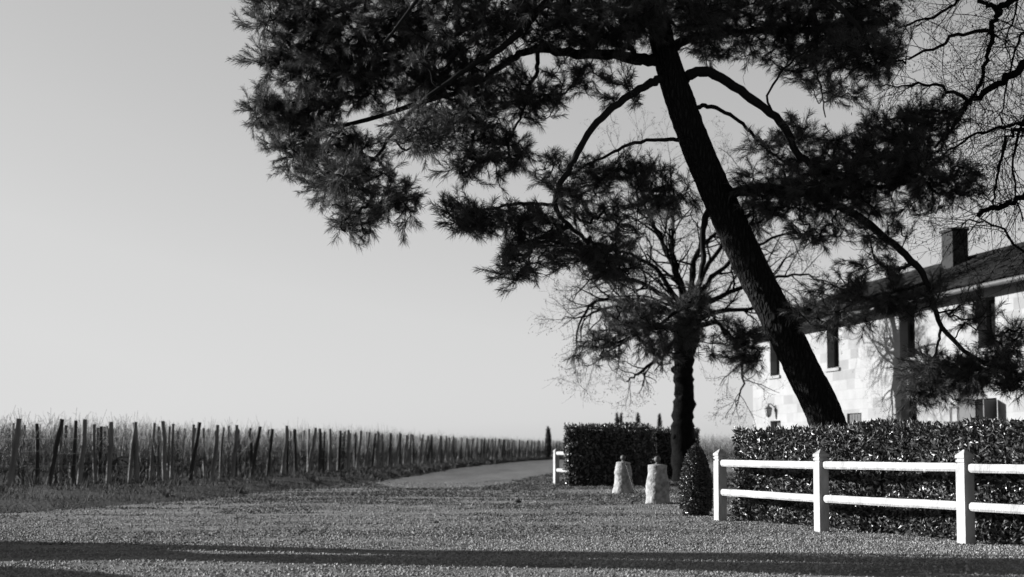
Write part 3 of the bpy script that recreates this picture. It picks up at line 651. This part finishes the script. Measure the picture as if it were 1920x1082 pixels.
# roadside trees left of the picture: their long shadows cross the yard
def shade_tree(x, y, r, h, lab, nb=9, L=4.2):
    e = empty('bare_tree', (0, 0, 0)); tag(e, lab, 'tree')
    path = spline([(x, y, -0.05), (x + 0.05, y + 0.10, h * 0.25), (x - 0.05, y - 0.12, h * 0.45), (x, y + 0.1, h * 0.7), (x, y, h)], 5)
    mb = MB(); mb.tube(path, np.linspace(r * 1.15, r * 0.75, len(path)) * (1 + 0.07 * rng.normal(size=len(path))), 14, wob=0.05); mb.build('trunk', M['bare'], e)
    mb = MB()
    for f_, dy, dx in ((0.38, 0.75, 0.3), (0.45, -0.9, -0.2), (0.55, 0.45, 0.4), (0.62, -0.5, 0.2), (0.5, -1.7, 0.5), (0.42, 1.5, 0.2)):      # steep forks
        q = np.array([x, y, h * f_]); pp = spline([q, q + [dx * 0.4, dy * 0.45, h * 0.16], q + [dx * 0.8, dy * 0.8, h * 0.36], q + [dx, dy * 1.15, h * 0.6]], 5); pp[1:] += rng.normal(size=(len(pp) - 1, 3)) * 0.04
        rr_ = np.linspace(r * 0.36, r * 0.12, len(pp)); mb.tube(pp, rr_, 8, wob=0.05, cap=False); twigs_on(mb, pp[8:], rr_[8:] * 0.7, 2, 0.6, 0.03, 0.2, (3, 5), None, 2.2)
    for i_ in range(nb):
        th = i_ * 6.283 / nb + rng.normal() * 0.2; grow(mb, path[-1 - (i_ % 3)], (math.cos(th), math.sin(th), rng.uniform(0.4, 1.3)), L * rng.uniform(0.8, 1.2), r * 0.4, 3, 0.8, 0.02, 0.2, (3, 4, 6))
    mb.build('branches', M['bare'], e)
shade_tree(-16.5, 19.75, 0.36, 9.6, 'thick trunked bare tree just left of the picture casting the upper long shadow')
shade_tree(-17.5, 18.8, 0.52, 8.8, 'second bare tree just left of the picture casting the long shadow across the yard')
def shade_bush(x, y, r, h, lab):
    mb = MB(); c = 5200; th = rng.uniform(0, 6.283, c); z = rng.uniform(0, 1, c); rr = r * np.sqrt(np.maximum(0.02, 1 - (z - 0.35) ** 2 / 0.45))
    Nn = nrm(np.column_stack([np.cos(th), np.sin(th), z - 0.3]))
    rr = rr * (0.85 + 0.3 * vnoise(th * 2, z * 4, 51)) * rng.uniform(0.75, 1, c)
    leaves(mb, np.column_stack([x + rr * np.cos(th), y + rr * np.sin(th), z * h]), Nn, 0.16, 0.08)
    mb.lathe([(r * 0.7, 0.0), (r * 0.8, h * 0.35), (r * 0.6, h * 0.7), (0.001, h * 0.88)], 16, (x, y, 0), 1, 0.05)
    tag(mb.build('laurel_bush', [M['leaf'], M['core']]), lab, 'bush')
shade_bush(-8.6, 16.55, 1.35, 1.25, 'rounded laurel bush left of the picture beside the gravel yard')
shade_bush(-7.7, 13.6, 0.9, 1.05, 'smaller laurel bush left of the picture nearest the camera')

# ------------------------------------------------------------------ the leaning pine
ZP = 26.0
pine = empty('pine_tree', (0, 0, 0)); tag(pine, 'large leaning pine tree arching over the drive behind the hedge', 'pine tree')
mb = MB()
tpx = [(1568, 850), (1552, 800), (1503, 690), (1455, 592), (1408, 500), (1352, 380), (1308, 280), (1272, 180), (1250, 110), (1236, 50), (1226, -20), (1222, -120), (1240, -220)]
twd = [84, 78, 66, 63, 61, 62, 60, 56, 54, 46, 40, 30, 18]
tz = lambda y: ZP - 0.6 * (850 - y) / 900
base = gp(1568, 850); 
pp = [at(x, y, tz(y)) for x, y in tpx]; pp[0][2] = -0.05; pp.insert(0, pp[0] + np.array([0.28, 0, -1.0]) * 0.3); 
pp[0][2] = -0.15
path = spline(pp, 10); trad = np.interp(np.linspace(0, 12, len(path)), range(13), twd) / 2 * ZP / F
# plated bark: ridged cross sections
def ridged(mb, path, rad, k=56, amp=0.05):
    p = np.asarray(path); p = resample(p, len(p) * 4); r = np.interp(np.linspace(0, 1, len(p)), np.linspace(0, 1, len(rad)), rad); n_ = len(p)
    t = nrm(np.gradient(p, axis=0)); ref = np.array([0, 1.0, 0]); a = nrm(np.cross(t, ref)); b = np.cross(t, a)
    th = np.arange(k) * 2 * math.pi / k; s = np.linspace(0, 1, n_)[:, None] * 60
    tx = np.abs(np.arange(k) - k / 2)[None] * 0.45
    nz = vnoise(tx + 0.6 * np.sin(s * 0.7), s * 0.9 + 0 * tx, 61); nz = 1 - np.abs(2 * nz - 1) * 1.6 + 0.4 * vnoise(tx * 3, s * 3, 62)
    rr = r[:, None] * (1 + amp * (nz - 0.5))
    v = p[:, None] + rr[..., None] * (np.cos(th)[None, :, None] * a[:, None] + np.sin(th)[None, :, None] * b[:, None])
    i = np.arange(n_ - 1)[:, None] * k; j = np.arange(k)[None]; j2 = (j + 1) % k
    mb.add(v.reshape(-1, 3), np.stack([i + j, i + j2, i + k + j2, i + k + j], -1).reshape(-1, 4), 0, True)
ridged(mb, path, trad)
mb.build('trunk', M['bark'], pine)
skel = []                                   # skeleton points foliage twigs grow from
mb = MB()
def limb(pts, w0, w1, tw=True):
    """pts: (px, py, depth offset)"""
    pp = [at(x, y, ZP + dz) for x, y, dz in pts]; path = spline(pp, 6); path[1:-1] += rng.normal(size=(len(path) - 2, 3)) * 0.012
    rad = np.linspace(w0 * 0.88, w1 * 0.8, len(path)) / 2 * ZP / F
    mb.tube(path, rad, 10, wob=0.06); 
    for q, r_ in zip(path[3:], rad[3:]): skel.append((q, r_))
limb([(1268, 165, -.45), (1290, 143, -.5), (1330, 136, -.6), (1400, 178, -.8), (1462, 230, -1), (1503, 292, -1.1), (1560, 333, -1.2), (1640, 352, -1.3), (1730, 335, -1.4)], 26, 9)
limb([(1290, 215, -.4), (1312, 200, -.2), (1345, 203, 0), (1392, 232, .3), (1442, 282, .6), (1480, 310, .8)], 11, 6)
limb([(1350, 372, -.3), (1390, 358, -.4), (1440, 354, -.6), (1520, 365, -.9), (1600, 400, -1.2), (1690, 470, -1.5), (1735, 522, -1.6), (1760, 600, -1.7), (1820, 668, -1.8), (1900, 695, -1.9)], 25, 7)
limb([(1252, 140, -.5), (1215, 160, -.7), (1180, 180, -.9), (1120, 230, -1.2), (1075, 300, -1.4), (1045, 360, -1.5), (1042, 390, -1.5), (1062, 418, -1.5), (1105, 455, -1.4)], 19, 8)
limb([(1290, 262, -.4), (1255, 262, -.1), (1190, 268, .3), (1130, 295, .6), (1065, 330, .8)], 10, 5)
limb([(1246, 112, -.5), (1200, 112, -.4), (1150, 102, -.2), (1080, 100, 0), (1010, 92, .2), (965, 105, .3), (900, 152, .5), (790, 193, .8), (640, 235, 1.0), (520, 228, 1.1)], 27, 7)
limb([(1232, -20, -.6), (1130, -40, -.9), (1035, -5, -1.2), (985, 50, -1.2), (940, 90, -1.1), (860, 140, -1.0), (760, 220, -.9), (700, 300, 0.2)], 22, 7)
limb([(1008, 95, .2), (1005, 140, .1), (992, 160, 0), (985, 200, -.1), (960, 250, -.2)], 10, 5)
limb([(1245, 95, -.5), (1272, 82, -.3), (1310, 66, 0), (1372, 60, .3), (1506, 55, .8), (1640, 42, 1.2)], 24, 8)
limb([(1225, -60, -.6), (1000, -120, 0), (800, -60, .4), (640, 20, .6), (540, 40, .7)], 20, 7)
limb([(1225, -100, -.6), (1330, -130, -1.2), (1480, -60, -1.8), (1600, 40, -2.2), (1640, 110, -2.2)], 20, 7)
limb([(1225, -110, -.6), (1260, -180, .8), (1350, -200, 2.0), (1450, -140, 2.8)], 18, 6); limb([(1225, -110, -.6), (1120, -180, -2.0), (980, -170, -2.8), (820, -40, -3.0), (720, 80, -3.0)], 18, 6)
limb([(1235, 20, -.5), (1100, 10, 1.2), (960, 20, 2.2), (820, 80, 2.8), (680, 130, 3.0)], 16, 6)
limb([(1340, 372, -.1), (1318, 430, .4), (1317, 500, .7), (1300, 555, .8), (1240, 605, .7), (1150, 645, .6)], 15, 5)
limb([(1308, 530, .75), (1335, 590, .9), (1380, 635, 1.0), (1425, 660, 1.0)], 7, 4)
limb([(1042, 385, -1.5), (1000, 382, -1.5), (950, 384, -1.6), (900, 396, -1.6), (850, 408, -1.7)], 8, 4)
limb([(1510, 60, .8), (1530, 130, .6), (1540, 170, .5), (1548, 220, .5)], 7, 3)
limb([(1460, 232, -1), (1440, 180, -.9), (1480, 120, -.9), (1530, 80, -.8)], 6, 3)
limb([(1740, 530, -1.6), (1690, 545, -1.4), (1620, 560, -1.2), (1560, 590, -1.0)], 7, 4)
limb([(1765, 610, -1.7), (1755, 660, -1.7), (1730, 700, -1.6)], 6, 4)
lobes = [  # px, py, rx, ry, depth offset, depth radius (m), twig nodes
 (530, 30, 80, 55, .6, .9, 20), (620, 55, 90, 70, .5, 1.2, 30), (525, 110, 58, 42, .8, .7, 14), (735, 45, 105, 80, .3, 1.6, 34), (870, 55, 105, 80, -.3, 1.6, 34), (985, 30, 80, 55, -.8, 1.3, 20), (620, 150, 100, 55, 1, 1.2, 28),
 (508, 212, 42, 36, 1.1, .5, 12), (580, 220, 72, 45, 1.0, .9, 20), (705, 140, 100, 60, .9, 1.5, 30), (825, 150, 100, 60, .3, 1.5, 30), (930, 170, 75, 52, .1, 1.2, 18), (555, 285, 52, 42, .9, .7, 16), (645, 280, 80, 50, .4, .9, 20),
 (615, 345, 48, 38, -.2, .7, 13), (695, 350, 78, 42, -1.2, .9, 20), (668, 412, 42, 30, -1.4, .5, 11), (745, 388, 46, 24, -1.6, .5, 9), (880, 235, 75, 55, -.3, 1.1, 18), (955, 285, 55, 38, -.2, .7, 14), (885, 312, 55, 28, -.5, .6, 11), (1010, 190, 48, 32, 0, .7, 9),
 (1080, 150, 55, 30, .1, .7, 7), (1100, 45, 105, 50, -.5, 1.6, 24), (1170, 165, 45, 30, -.6, .7, 5), (1150, 60, 80, 45, -1.3, 1.0, 14), (1290, 25, 60, 40, -1.2, .8, 10), (1210, 20, 50, 30, -1.5, .8, 8), (780, 250, 70, 45, -1.4, .8, 11), (650, -60, 150, 80, .4, 2.0, 30), (850, -80, 150, 80, 0, 2.4, 34), (1050, -90, 150, 80, -.4, 2.6, 34), (1250, -140, 160, 90, -.4, 2.8, 34),
 (1450, -90, 150, 80, 0, 2.5, 30), (1590, -40, 110, 60, -.4, 2.0, 22), (1335, 25, 60, 42, .2, 1.4, 14), (1430, 45, 85, 50, .4, 1.5, 22), (1540, 55, 85, 55, .4, 1.5, 24), (1635, 45, 62, 55, .4, 1.2, 16), (1500, 130, 75, 28, .3, .8, 7), (1590, 120, 60, 38, -1.2, .8, 10), (1560, 180, 50, 26, .4, .5, 5), (1640, 110, 50, 35, -2, .7, 9),
 (1340, 85, 50, 25, .2, .6, 6), (1230, 30, 60, 50, 1.2, 1.0, 8), (1590, 300, 75, 42, -1.2, .9, 22), (1680, 265, 85, 52, -1.4, .9, 30), (1752, 232, 50, 42, -1.5, .7, 16), (1705, 325, 75, 35, -1.5, .8, 20), (1800, 340, 45, 30, -1.6, .6, 10), (1640, 350, 75, 38, -1.3, .8, 18), (1740, 372, 75, 30, -1.4, .7, 8),
 (1485, 330, 75, 38, .4, .9, 16), (1500, 250, 45, 28, -1.2, .5, 5), (1430, 350, 60, 26, -.9, .5, 6), (1560, 370, 55, 25, -1.1, .5, 7), (1660, 440, 45, 28, -1.6, .5, 5), (1450, 275, 45, 26, .5, .6, 7), (1420, 395, 48, 36, .3, .8, 9), (1530, 345, 60, 34, -1.2, .7, 10), (1470, 385, 55, 28, -.8, .6, 7), (1530, 440, 58, 32, -.7, .7, 8), (1590, 395, 60, 30, -1, .7, 8), (1000, 420, 60, 38, -1.6, .7, 15), (905, 410, 60, 28, -1.6, .5, 12), (856, 402, 30, 24, -1.7, .4, 7), (1060, 462, 68, 42, -1.4, .8, 17), (1130, 482, 60, 38, -1.3, .8, 14), (980, 480, 48, 33, -1.5, .6, 10),
 (1150, 415, 58, 38, -.9, .8, 11), (1200, 330, 68, 42, .4, .9, 16), (1120, 335, 52, 36, .6, .7, 12), (1250, 375, 52, 42, .3, .8, 12), (1062, 368, 48, 32, -1.3, .6, 8), (1150, 505, 48, 26, -1.3, .6, 8), (958, 515, 28, 15, -1.5, .3, 4), (1040, 325, 40, 28, .8, .5, 6),
 (1180, 600, 68, 42, .6, .8, 17), (1120, 650, 42, 26, .6, .5, 8), (1240, 640, 58, 40, .7, .7, 13), (1295, 590, 48, 48, .8, .7, 12), (1372, 640, 58, 36, 1, .7, 12), (1405, 668, 36, 22, 1, .4, 6), (1640, 500, 58, 25, -1.2, .7, 5), (1590, 548, 60, 32, -1.1, .7, 9), (1660, 570, 58, 38, -1.4, .7, 9), (1540, 590, 55, 28, -1, .6, 7), (1722, 555, 48, 36, -1.6, .6, 6),
 (1742, 695, 40, 34, -1.6, .6, 10), (1785, 714, 50, 38, -1.7, .7, 15), (1840, 700, 55, 38, -1.8, .7, 15), (1892, 645, 38, 46, -1.9, .6, 11), (1895, 715, 38, 28, -1.9, .5, 9), (1722, 740, 22, 20, -1.6, .3, 4), (1820, 590, 45, 30, -1.7, .5, 6), (1500, 590, 38, 32, .3, .6, 8)]
nodes = []
for (px, py, rx, ry, dz, rz, cnt) in lobes:
    c = at(px, py, ZP + dz); s = ZP / F; cnt = int(round(cnt * (1.85 if py < 260 and px < 1100 else 2.2 if py < 120 else 1.4)))
    cnt = int(cnt * 1.75); u = nrm(rng.normal(size=(cnt, 3))) * (rng.random((cnt, 1)) ** 0.42) * rng.uniform(0.8, 1.12, (cnt, 1))
    nodes.append(c + u * np.array([rx * s, rz, ry * s]))
nodes = np.vstack(nodes)
S = np.array([q for q, _ in skel]); pos = list(S); N0 = len(S)
dist = np.full(len(nodes), 1e9); par = np.zeros(len(nodes), int); base_cost = np.zeros(len(S))
dd = np.linalg.norm(nodes[:, None] - S[None], axis=2); par = dd.argmin(1); dist = dd.min(1); ordn = []; cost = {}
left = np.ones(len(nodes), bool); tufts_p, tufts_d = [], []
allP = np.vstack([S, nodes])
while left.any():
    i_ = int(np.where(left, dist, 1e9).argmin()); left[i_] = False; ordn.append((i_, int(par[i_])))
    dn = np.linalg.norm(nodes - nodes[i_], axis=1) * 1.08 + 0.05
    m_ = left & (dn < dist); dist[m_] = dn[m_]; par[m_] = N0 + i_
kids = np.zeros(len(nodes), int)
for i_, p_ in ordn:
    if p_ >= N0: kids[p_ - N0] += 1
wt = np.ones(len(nodes))
for i_, p_ in reversed(ordn):
    if p_ >= N0: wt[p_ - N0] += wt[i_]
for i_, p_ in ordn:
    a_, b_ = allP[p_], nodes[i_]; L = np.linalg.norm(b_ - a_); d = nrm(b_ - a_)
    mid = (a_ + b_) / 2 + rng.normal(size=3) * 0.10 * L + np.array([0, 0, -0.10 * L]); q1 = a_ * 0.75 + b_ * 0.25 + rng.normal(size=3) * 0.05 * L
    path = spline([a_, q1, mid, b_], 3); r_ = 0.005 + 0.0035 * math.sqrt(wt[i_]); mb.tube(path, np.linspace(r_ * 1.15, r_, len(path)), 5, cap=False)
    e = nrm(b_ - mid)
    m_ = 5 if kids[i_] == 0 else 3
    for _ in range(m_):
        tufts_d.append(nrm(e * 0.9 + rng.normal(size=3) * 0.55 + np.array([-0.1, 0, 0.15]))); Lg = rng.uniform(0.02, 0.30)
        st_ = b_ + rng.normal(size=3) * 0.05; tufts_p.append(st_ + tufts_d[-1] * Lg)
        mb.tube(np.array([b_, st_ + tufts_d[-1] * Lg * 0.5 + rng.normal(size=3) * 0.015, tufts_p[-1]]), 0.005, 3, cap=False)
# thin bare hanging twigs
for _ in range(420):
    q = nodes[rng.integers(len(nodes))]; d = nrm(rng.normal(size=3) + np.array([0, 0, -0.6])); path = [q]
    for _ in range(7): d = nrm(d + rng.normal(size=3) * 0.42); path.append(path[-1] + d * 0.09)
    mb.tube(np.array(path), np.linspace(0.006, 0.003, 8), 3, cap=False)
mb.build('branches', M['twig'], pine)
mb = MB(); mb.lathe([(0.001, 0.0)] + [(0.032 * math.sin(math.pi * (0.12 + 0.8 * t)) + (0.004 if i_ % 2 else 0), -0.11 * t) for i_, t in enumerate(np.linspace(0, 1, 10))] + [(0.001, -0.112)], 9, (0, 0, 0), 0, 0.08)
cone = mb.build('pine_cone', M['bark'], pine); cone.location = tuple(nodes[40])
for _ in range(34):
    c_ = cone.copy(); COL.objects.link(c_); c_.location = tuple(nodes[rng.integers(len(nodes))] + np.array([0, 0, -0.05])); c_.rotation_euler = (rng.normal() * 0.5, rng.normal() * 0.5, 0)
TP, TD = np.array(tufts_p), np.array(tufts_d); K = 58; N = len(TP)
mb = MB(); p = np.repeat(TP, K, 0); d = np.repeat(TD, K, 0); n_ = N * K
bs = p - d * (rng.random((n_, 1)) ** 1.3 * 0.26 - 0.03); s = rng.normal(size=(n_, 3)); s = nrm(s - d * (s * d).sum(1, keepdims=True))
nd = nrm(d * rng.uniform(0.6, 2.6, (n_, 1)) + s + np.array([0, 0, -0.08])); Ln = rng.uniform(0.09, 0.19, (n_, 1)) * np.repeat(rng.uniform(0.75, 1.25, (N, 1)), K, 0)
wv_ = nrm(np.cross(nd, rng.normal(size=(n_, 3)))) * 0.0023
mid = bs + nd * Ln * 0.55; tip = bs + nd * Ln + np.array([0, 0, -0.02])
mb.add(np.stack([bs - wv_, bs + wv_, mid + wv_, tip, mid - wv_], 1).reshape(-1, 3), np.arange(n_ * 5).reshape(n_, 5))
mb.build('needles', M['needle'], pine)

# ------------------------------------------------------------------ far cypresses
def cypress(px, ytop, w, Y, lab):
    top = at(px, ytop, Y); h = top[2]; r = w / 2 * Y / F; e = empty('cypress', (top[0], top[1], 0)); tag(e, lab, 'cypress', 'small cypresses on the horizon')
    mb = MB(); mb.tube([(0, 0, -0.05), (0, 0, h * 0.2)], 0.08, 6); mb.build('trunk', M['bare'], e)
    mb = MB(); pr = np.array([(0.3, 0.04), (0.75, 0.12), (1, 0.35), (0.92, 0.6), (0.62, 0.82), (0.25, 0.95), (0.001, 1.0)]) * np.array([r, h]); mb.lathe(pr * np.array([0.85, 0.98]), 12, (0, 0, 0), 0, 0.06)
    c = 700; z = rng.random(c) * h; th = rng.uniform(0, 6.283, c); rr = np.interp(z, pr[:, 1], pr[:, 0])
    leaves(mb, np.column_stack([rr * np.cos(th) * 0.9, rr * np.sin(th) * 0.9, z]), np.column_stack([np.cos(th), np.sin(th), 0 * th]), 0.3, 0.10, out=0.25, up=1.0, jit=0.25)
    mb.build('crown', M['cypress'], e)
cypress(1028, 803, 10.5, 150, 'lone small cypress at the end of the vineyard row by the road bend')
cypress(1157, 777, 9, 150, 'left cypress of the close pair above the clipped hedge')
cypress(1164.5, 778, 8, 158, 'right cypress of the close pair above the clipped hedge')
cypress(1196, 777, 11, 150, 'cypress standing alone above the middle of the clipped hedges')
cypress(1236.5, 779, 9, 155, 'cypress nearest to the gnarled bare tree above the back hedge')

# ------------------------------------------------------------------ vineyard
def vine_mesh(nm):
    mb = MB(); h0 = rng.uniform(0.3, 0.75)
    path = spline([(0, 0, -0.03), (rng.normal() * 0.05, rng.normal() * 0.03, h0 * 0.4), (rng.normal() * 0.07, rng.normal() * 0.04, h0 * 0.75), (rng.normal() * 0.05, 0, h0)], 3)
    mb.tube(path, np.linspace(0.036, 0.028, len(path)), 6, 1, wob=0.15, cap=False)
    head = path[-1]
    for sgn in (-1, 1):
        arm = spline([head, head + [sgn * 0.2, 0, 0.10 + rng.normal() * 0.06], head + [sgn * 0.5, rng.normal() * 0.03, 0.08 + rng.normal() * 0.10]], 3); mb.tube(arm, np.linspace(0.02, 0.011, len(arm)), 4, 1, cap=False)
        for k_ in range(17):
            q = arm[rng.integers(0, len(arm))] + np.array([0, 0, rng.uniform(-0.1, 0.05)]); d = nrm(np.array([rng.normal() * 0.35, rng.normal() * 0.2, 1])); L = rng.uniform(0.5, 1.5) if k_ % 3 else rng.uniform(1.1, 1.62); pp = [q]
            for _ in range(6): d = nrm(d + rng.normal(size=3) * 0.16 + np.array([0, 0, 0.05])); pp.append(pp[-1] + d * L / 6)
            mb.tube(np.array(pp), np.linspace(0.0065, 0.0042, 7), 3, int(rng.random() < 0.4), cap=False)
            for _ in range(2):
                b_ = pp[rng.integers(2, 6)]; e = nrm(rng.normal(size=3) + [0, 0, 0.3]); mb.tube(np.array([b_, b_ + e * 0.09, b_ + e * 0.16 + rng.normal(size=3) * 0.03]), 0.004, 3, int(rng.random() < 0.4), cap=False)
    for _ in range(12):          # dead weeds round the foot
        q = np.array([rng.normal() * 0.3, rng.normal() * 0.15, 0]); mb.tube(np.array([q, q + [rng.normal() * 0.05, rng.normal() * 0.05, 0.18], q + [rng.normal() * 0.14, rng.normal() * 0.1, rng.uniform(0.25, 0.5)]]), 0.005, 3, 1, cap=False)
    return mb
variants = [vine_mesh('v') for _ in range(8)]
meshes = []
for v_ in variants:
    o = v_.build('grapevine', [M['cane'], M['vine_wood']]); meshes.append(o)
vang = math.atan2(0.31, -0.95)
d_ = np.concatenate([[0], np.cumsum(np.linalg.norm(np.diff(PLs, axis=0), axis=1))]); rows_s = np.arange(0.5, d_[-1] * 0.93, 1.7)
ends = np.stack([np.interp(rows_s, d_, PLs[:, i]) for i in (0, 1)], 1)
spots = []
for e in ends:
    nv = 15 if e[1] < 75 else 9
    for k_ in range(nv): spots.append((e + np.array([-0.95, 0.31]) * (0.9 + k_ * 1.0 + rng.normal() * 0.06), k_))
for r_ in range(9):          # vines glimpsed beyond the drive on the right
    for k_ in range(20): spots.append((np.array([13.2 + k_ * 0.9, 104 + r_ * 2.2]), 50))
spots = [s for s in spots if abs(s[0][0]) < 0.37 * s[0][1] + 1]
spots.sort(key=lambda s: s[0][1] + s[1] * 4)
stuffV = MB()
VG = 'vines in the rows left of the road'
used = set()
for i_, (p, k_) in enumerate(spots):
    vi = i_ % 8; sc = rng.uniform(0.92, 1.08); rz = vang + (math.pi if rng.random() < 0.5 else 0) + rng.normal() * 0.08
    if i_ < 290:
        o = meshes[vi] if vi not in used else meshes[vi].copy()
        if vi in used: COL.objects.link(o)
        used.add(vi)
        o.location = (p[0], p[1], 0.07); o.rotation_euler = (0, 0, rz); o.scale = (1, 1, sc)
        tag(o, 'bare winter grapevine trained upright among the vineyard posts left of the road', 'grapevine', VG)
    else:
        ca, sa = math.cos(rz), math.sin(rz); Rm_ = np.array([[ca, sa, 0], [-sa, ca, 0], [0, 0, sc]]); vb = variants[vi]
        off = stuffV.n
        Vv = np.vstack(vb.V) @ Rm_ + np.array([p[0], p[1], 0.06]); stuffV.V.append(Vv)
        for f, mi, sm in vb.F: stuffV.F.append((f + off, mi, sm))
        stuffV.n += len(Vv)
tag(stuffV.build('far_vines', [M['cane'], M['vine_wood']]), 'far mass of bare vines filling the vineyard behind the front rows', 'vines', kind='stuff')
# posts
def post_mesh(h, r, dark):
    mb = MB(); mb.tube([(0, 0, -0.05), (rng.normal() * 0.008, rng.normal() * 0.008, h * 0.33), (rng.normal() * 0.012, rng.normal() * 0.012, h * 0.66), (0, 0, h)], [r * 1.08, r * 1.02, r, r * 0.95], 9, wob=0.05)
    return mb.build('vine_post', M['stake_dark'] if dark else M['stake'])
big = [post_mesh(1.9, 0.07, True) for _ in range(3)] + [post_mesh(1.90, 0.075, False) for _ in range(2)]
thin = [post_mesh(1.86, 0.055, False) for _ in range(3)] + [post_mesh(1.84, 0.058, True) for _ in range(2)]
seen = set(); ordw = ['first', 'second', 'third', 'fourth', 'fifth', 'sixth', 'seventh', 'eighth', 'ninth', 'tenth', 'eleventh', 'twelfth', 'thirteenth', 'fourteenth', 'fifteenth', 'sixteenth', 'seventeenth', 'eighteenth', 'nineteenth', 'twentieth']
def put(pool, i_, p, lean, label, group):
    o = pool[i_]
    if o.name in seen: o = o.copy(); COL.objects.link(o)
    else: seen.add(o.name)
    o.location = (p[0], p[1], 0.05); o.rotation_euler = lean; o.scale = (1, 1, rng.uniform(0.96, 1.04))
    tag(o, label, 'vine post', group)
cnt = 0
for i_, e in enumerate(ends):
    vis = abs(e[0]) < 0.36 * e[1]
    ln = rng.uniform(0.04, 0.18) if rng.random() < 0.75 else rng.normal() * 0.03
    if vis and cnt < len(ordw):
        l1 = f'thick leaning end post of the vineyard, {ordw[cnt]} from the left along the verge'; l2 = f'thinner post beside the {ordw[cnt]} leaning end post from the left'; cnt += 1
    else:
        l1 = 'end post among the far crowded posts where the vineyard meets the road bend' if vis else 'end post of the vineyard just outside the left edge'
        l2 = 'thin post among the far crowded posts where the vineyard meets the road bend' if vis else 'thin post of the vineyard just outside the left edge'
    put(big, int(rng.choice(5, p=[.19, .19, .18, .22, .22])), e, (rng.normal() * 0.03, ln, rng.uniform(0, 0.5)), l1, 'leaning end posts along the verge')
    p = e + np.array([-0.95, 0.31]) * rng.uniform(0.35, 0.9) + rng.normal(size=2) * 0.1
    put(thin, int(rng.integers(5)), p, (rng.normal() * 0.03, rng.normal() * 0.035, rng.uniform(0, 0.5)), l2, 'thin posts next to the end posts')
    for k_ in (2.0, 4.3, 7.2):
        p = e + np.array([-0.95, 0.31]) * (k_ + rng.normal() * 0.4)
        if abs(p[0]) < 0.37 * p[1] and e[1] < 74:
            put(thin, int(rng.integers(5)), p, (rng.normal() * 0.03, rng.normal() * 0.03, 0), 'slim stake standing inside the vine rows behind the end posts', 'slim stakes inside the vine rows')
# trellis wires, one set per row
for i_, e in enumerate(ends):
    if e[1] > 75 or i_ < 1: continue
    mb = MB(); d3 = np.array([-0.95, 0.31, 0])
    for z in (0.62, 1.05, 1.45):
        a_ = np.append(e, z + rng.normal() * 0.04); b_ = a_ + d3 * 14; m_ = (a_ + b_) / 2 - np.array([0, 0, 0.04]); mb.tube(np.array([a_, (a_ + m_) / 2 - [0, 0, .03], m_, (m_ + b_) / 2 - [0, 0, .03], b_]), 0.0035, 3, cap=False)
    tag(mb.build('trellis_wire', M['wire']), 'thin trellis wires strung along a vine row behind the end posts', 'wires', 'trellis wires of the vine rows')
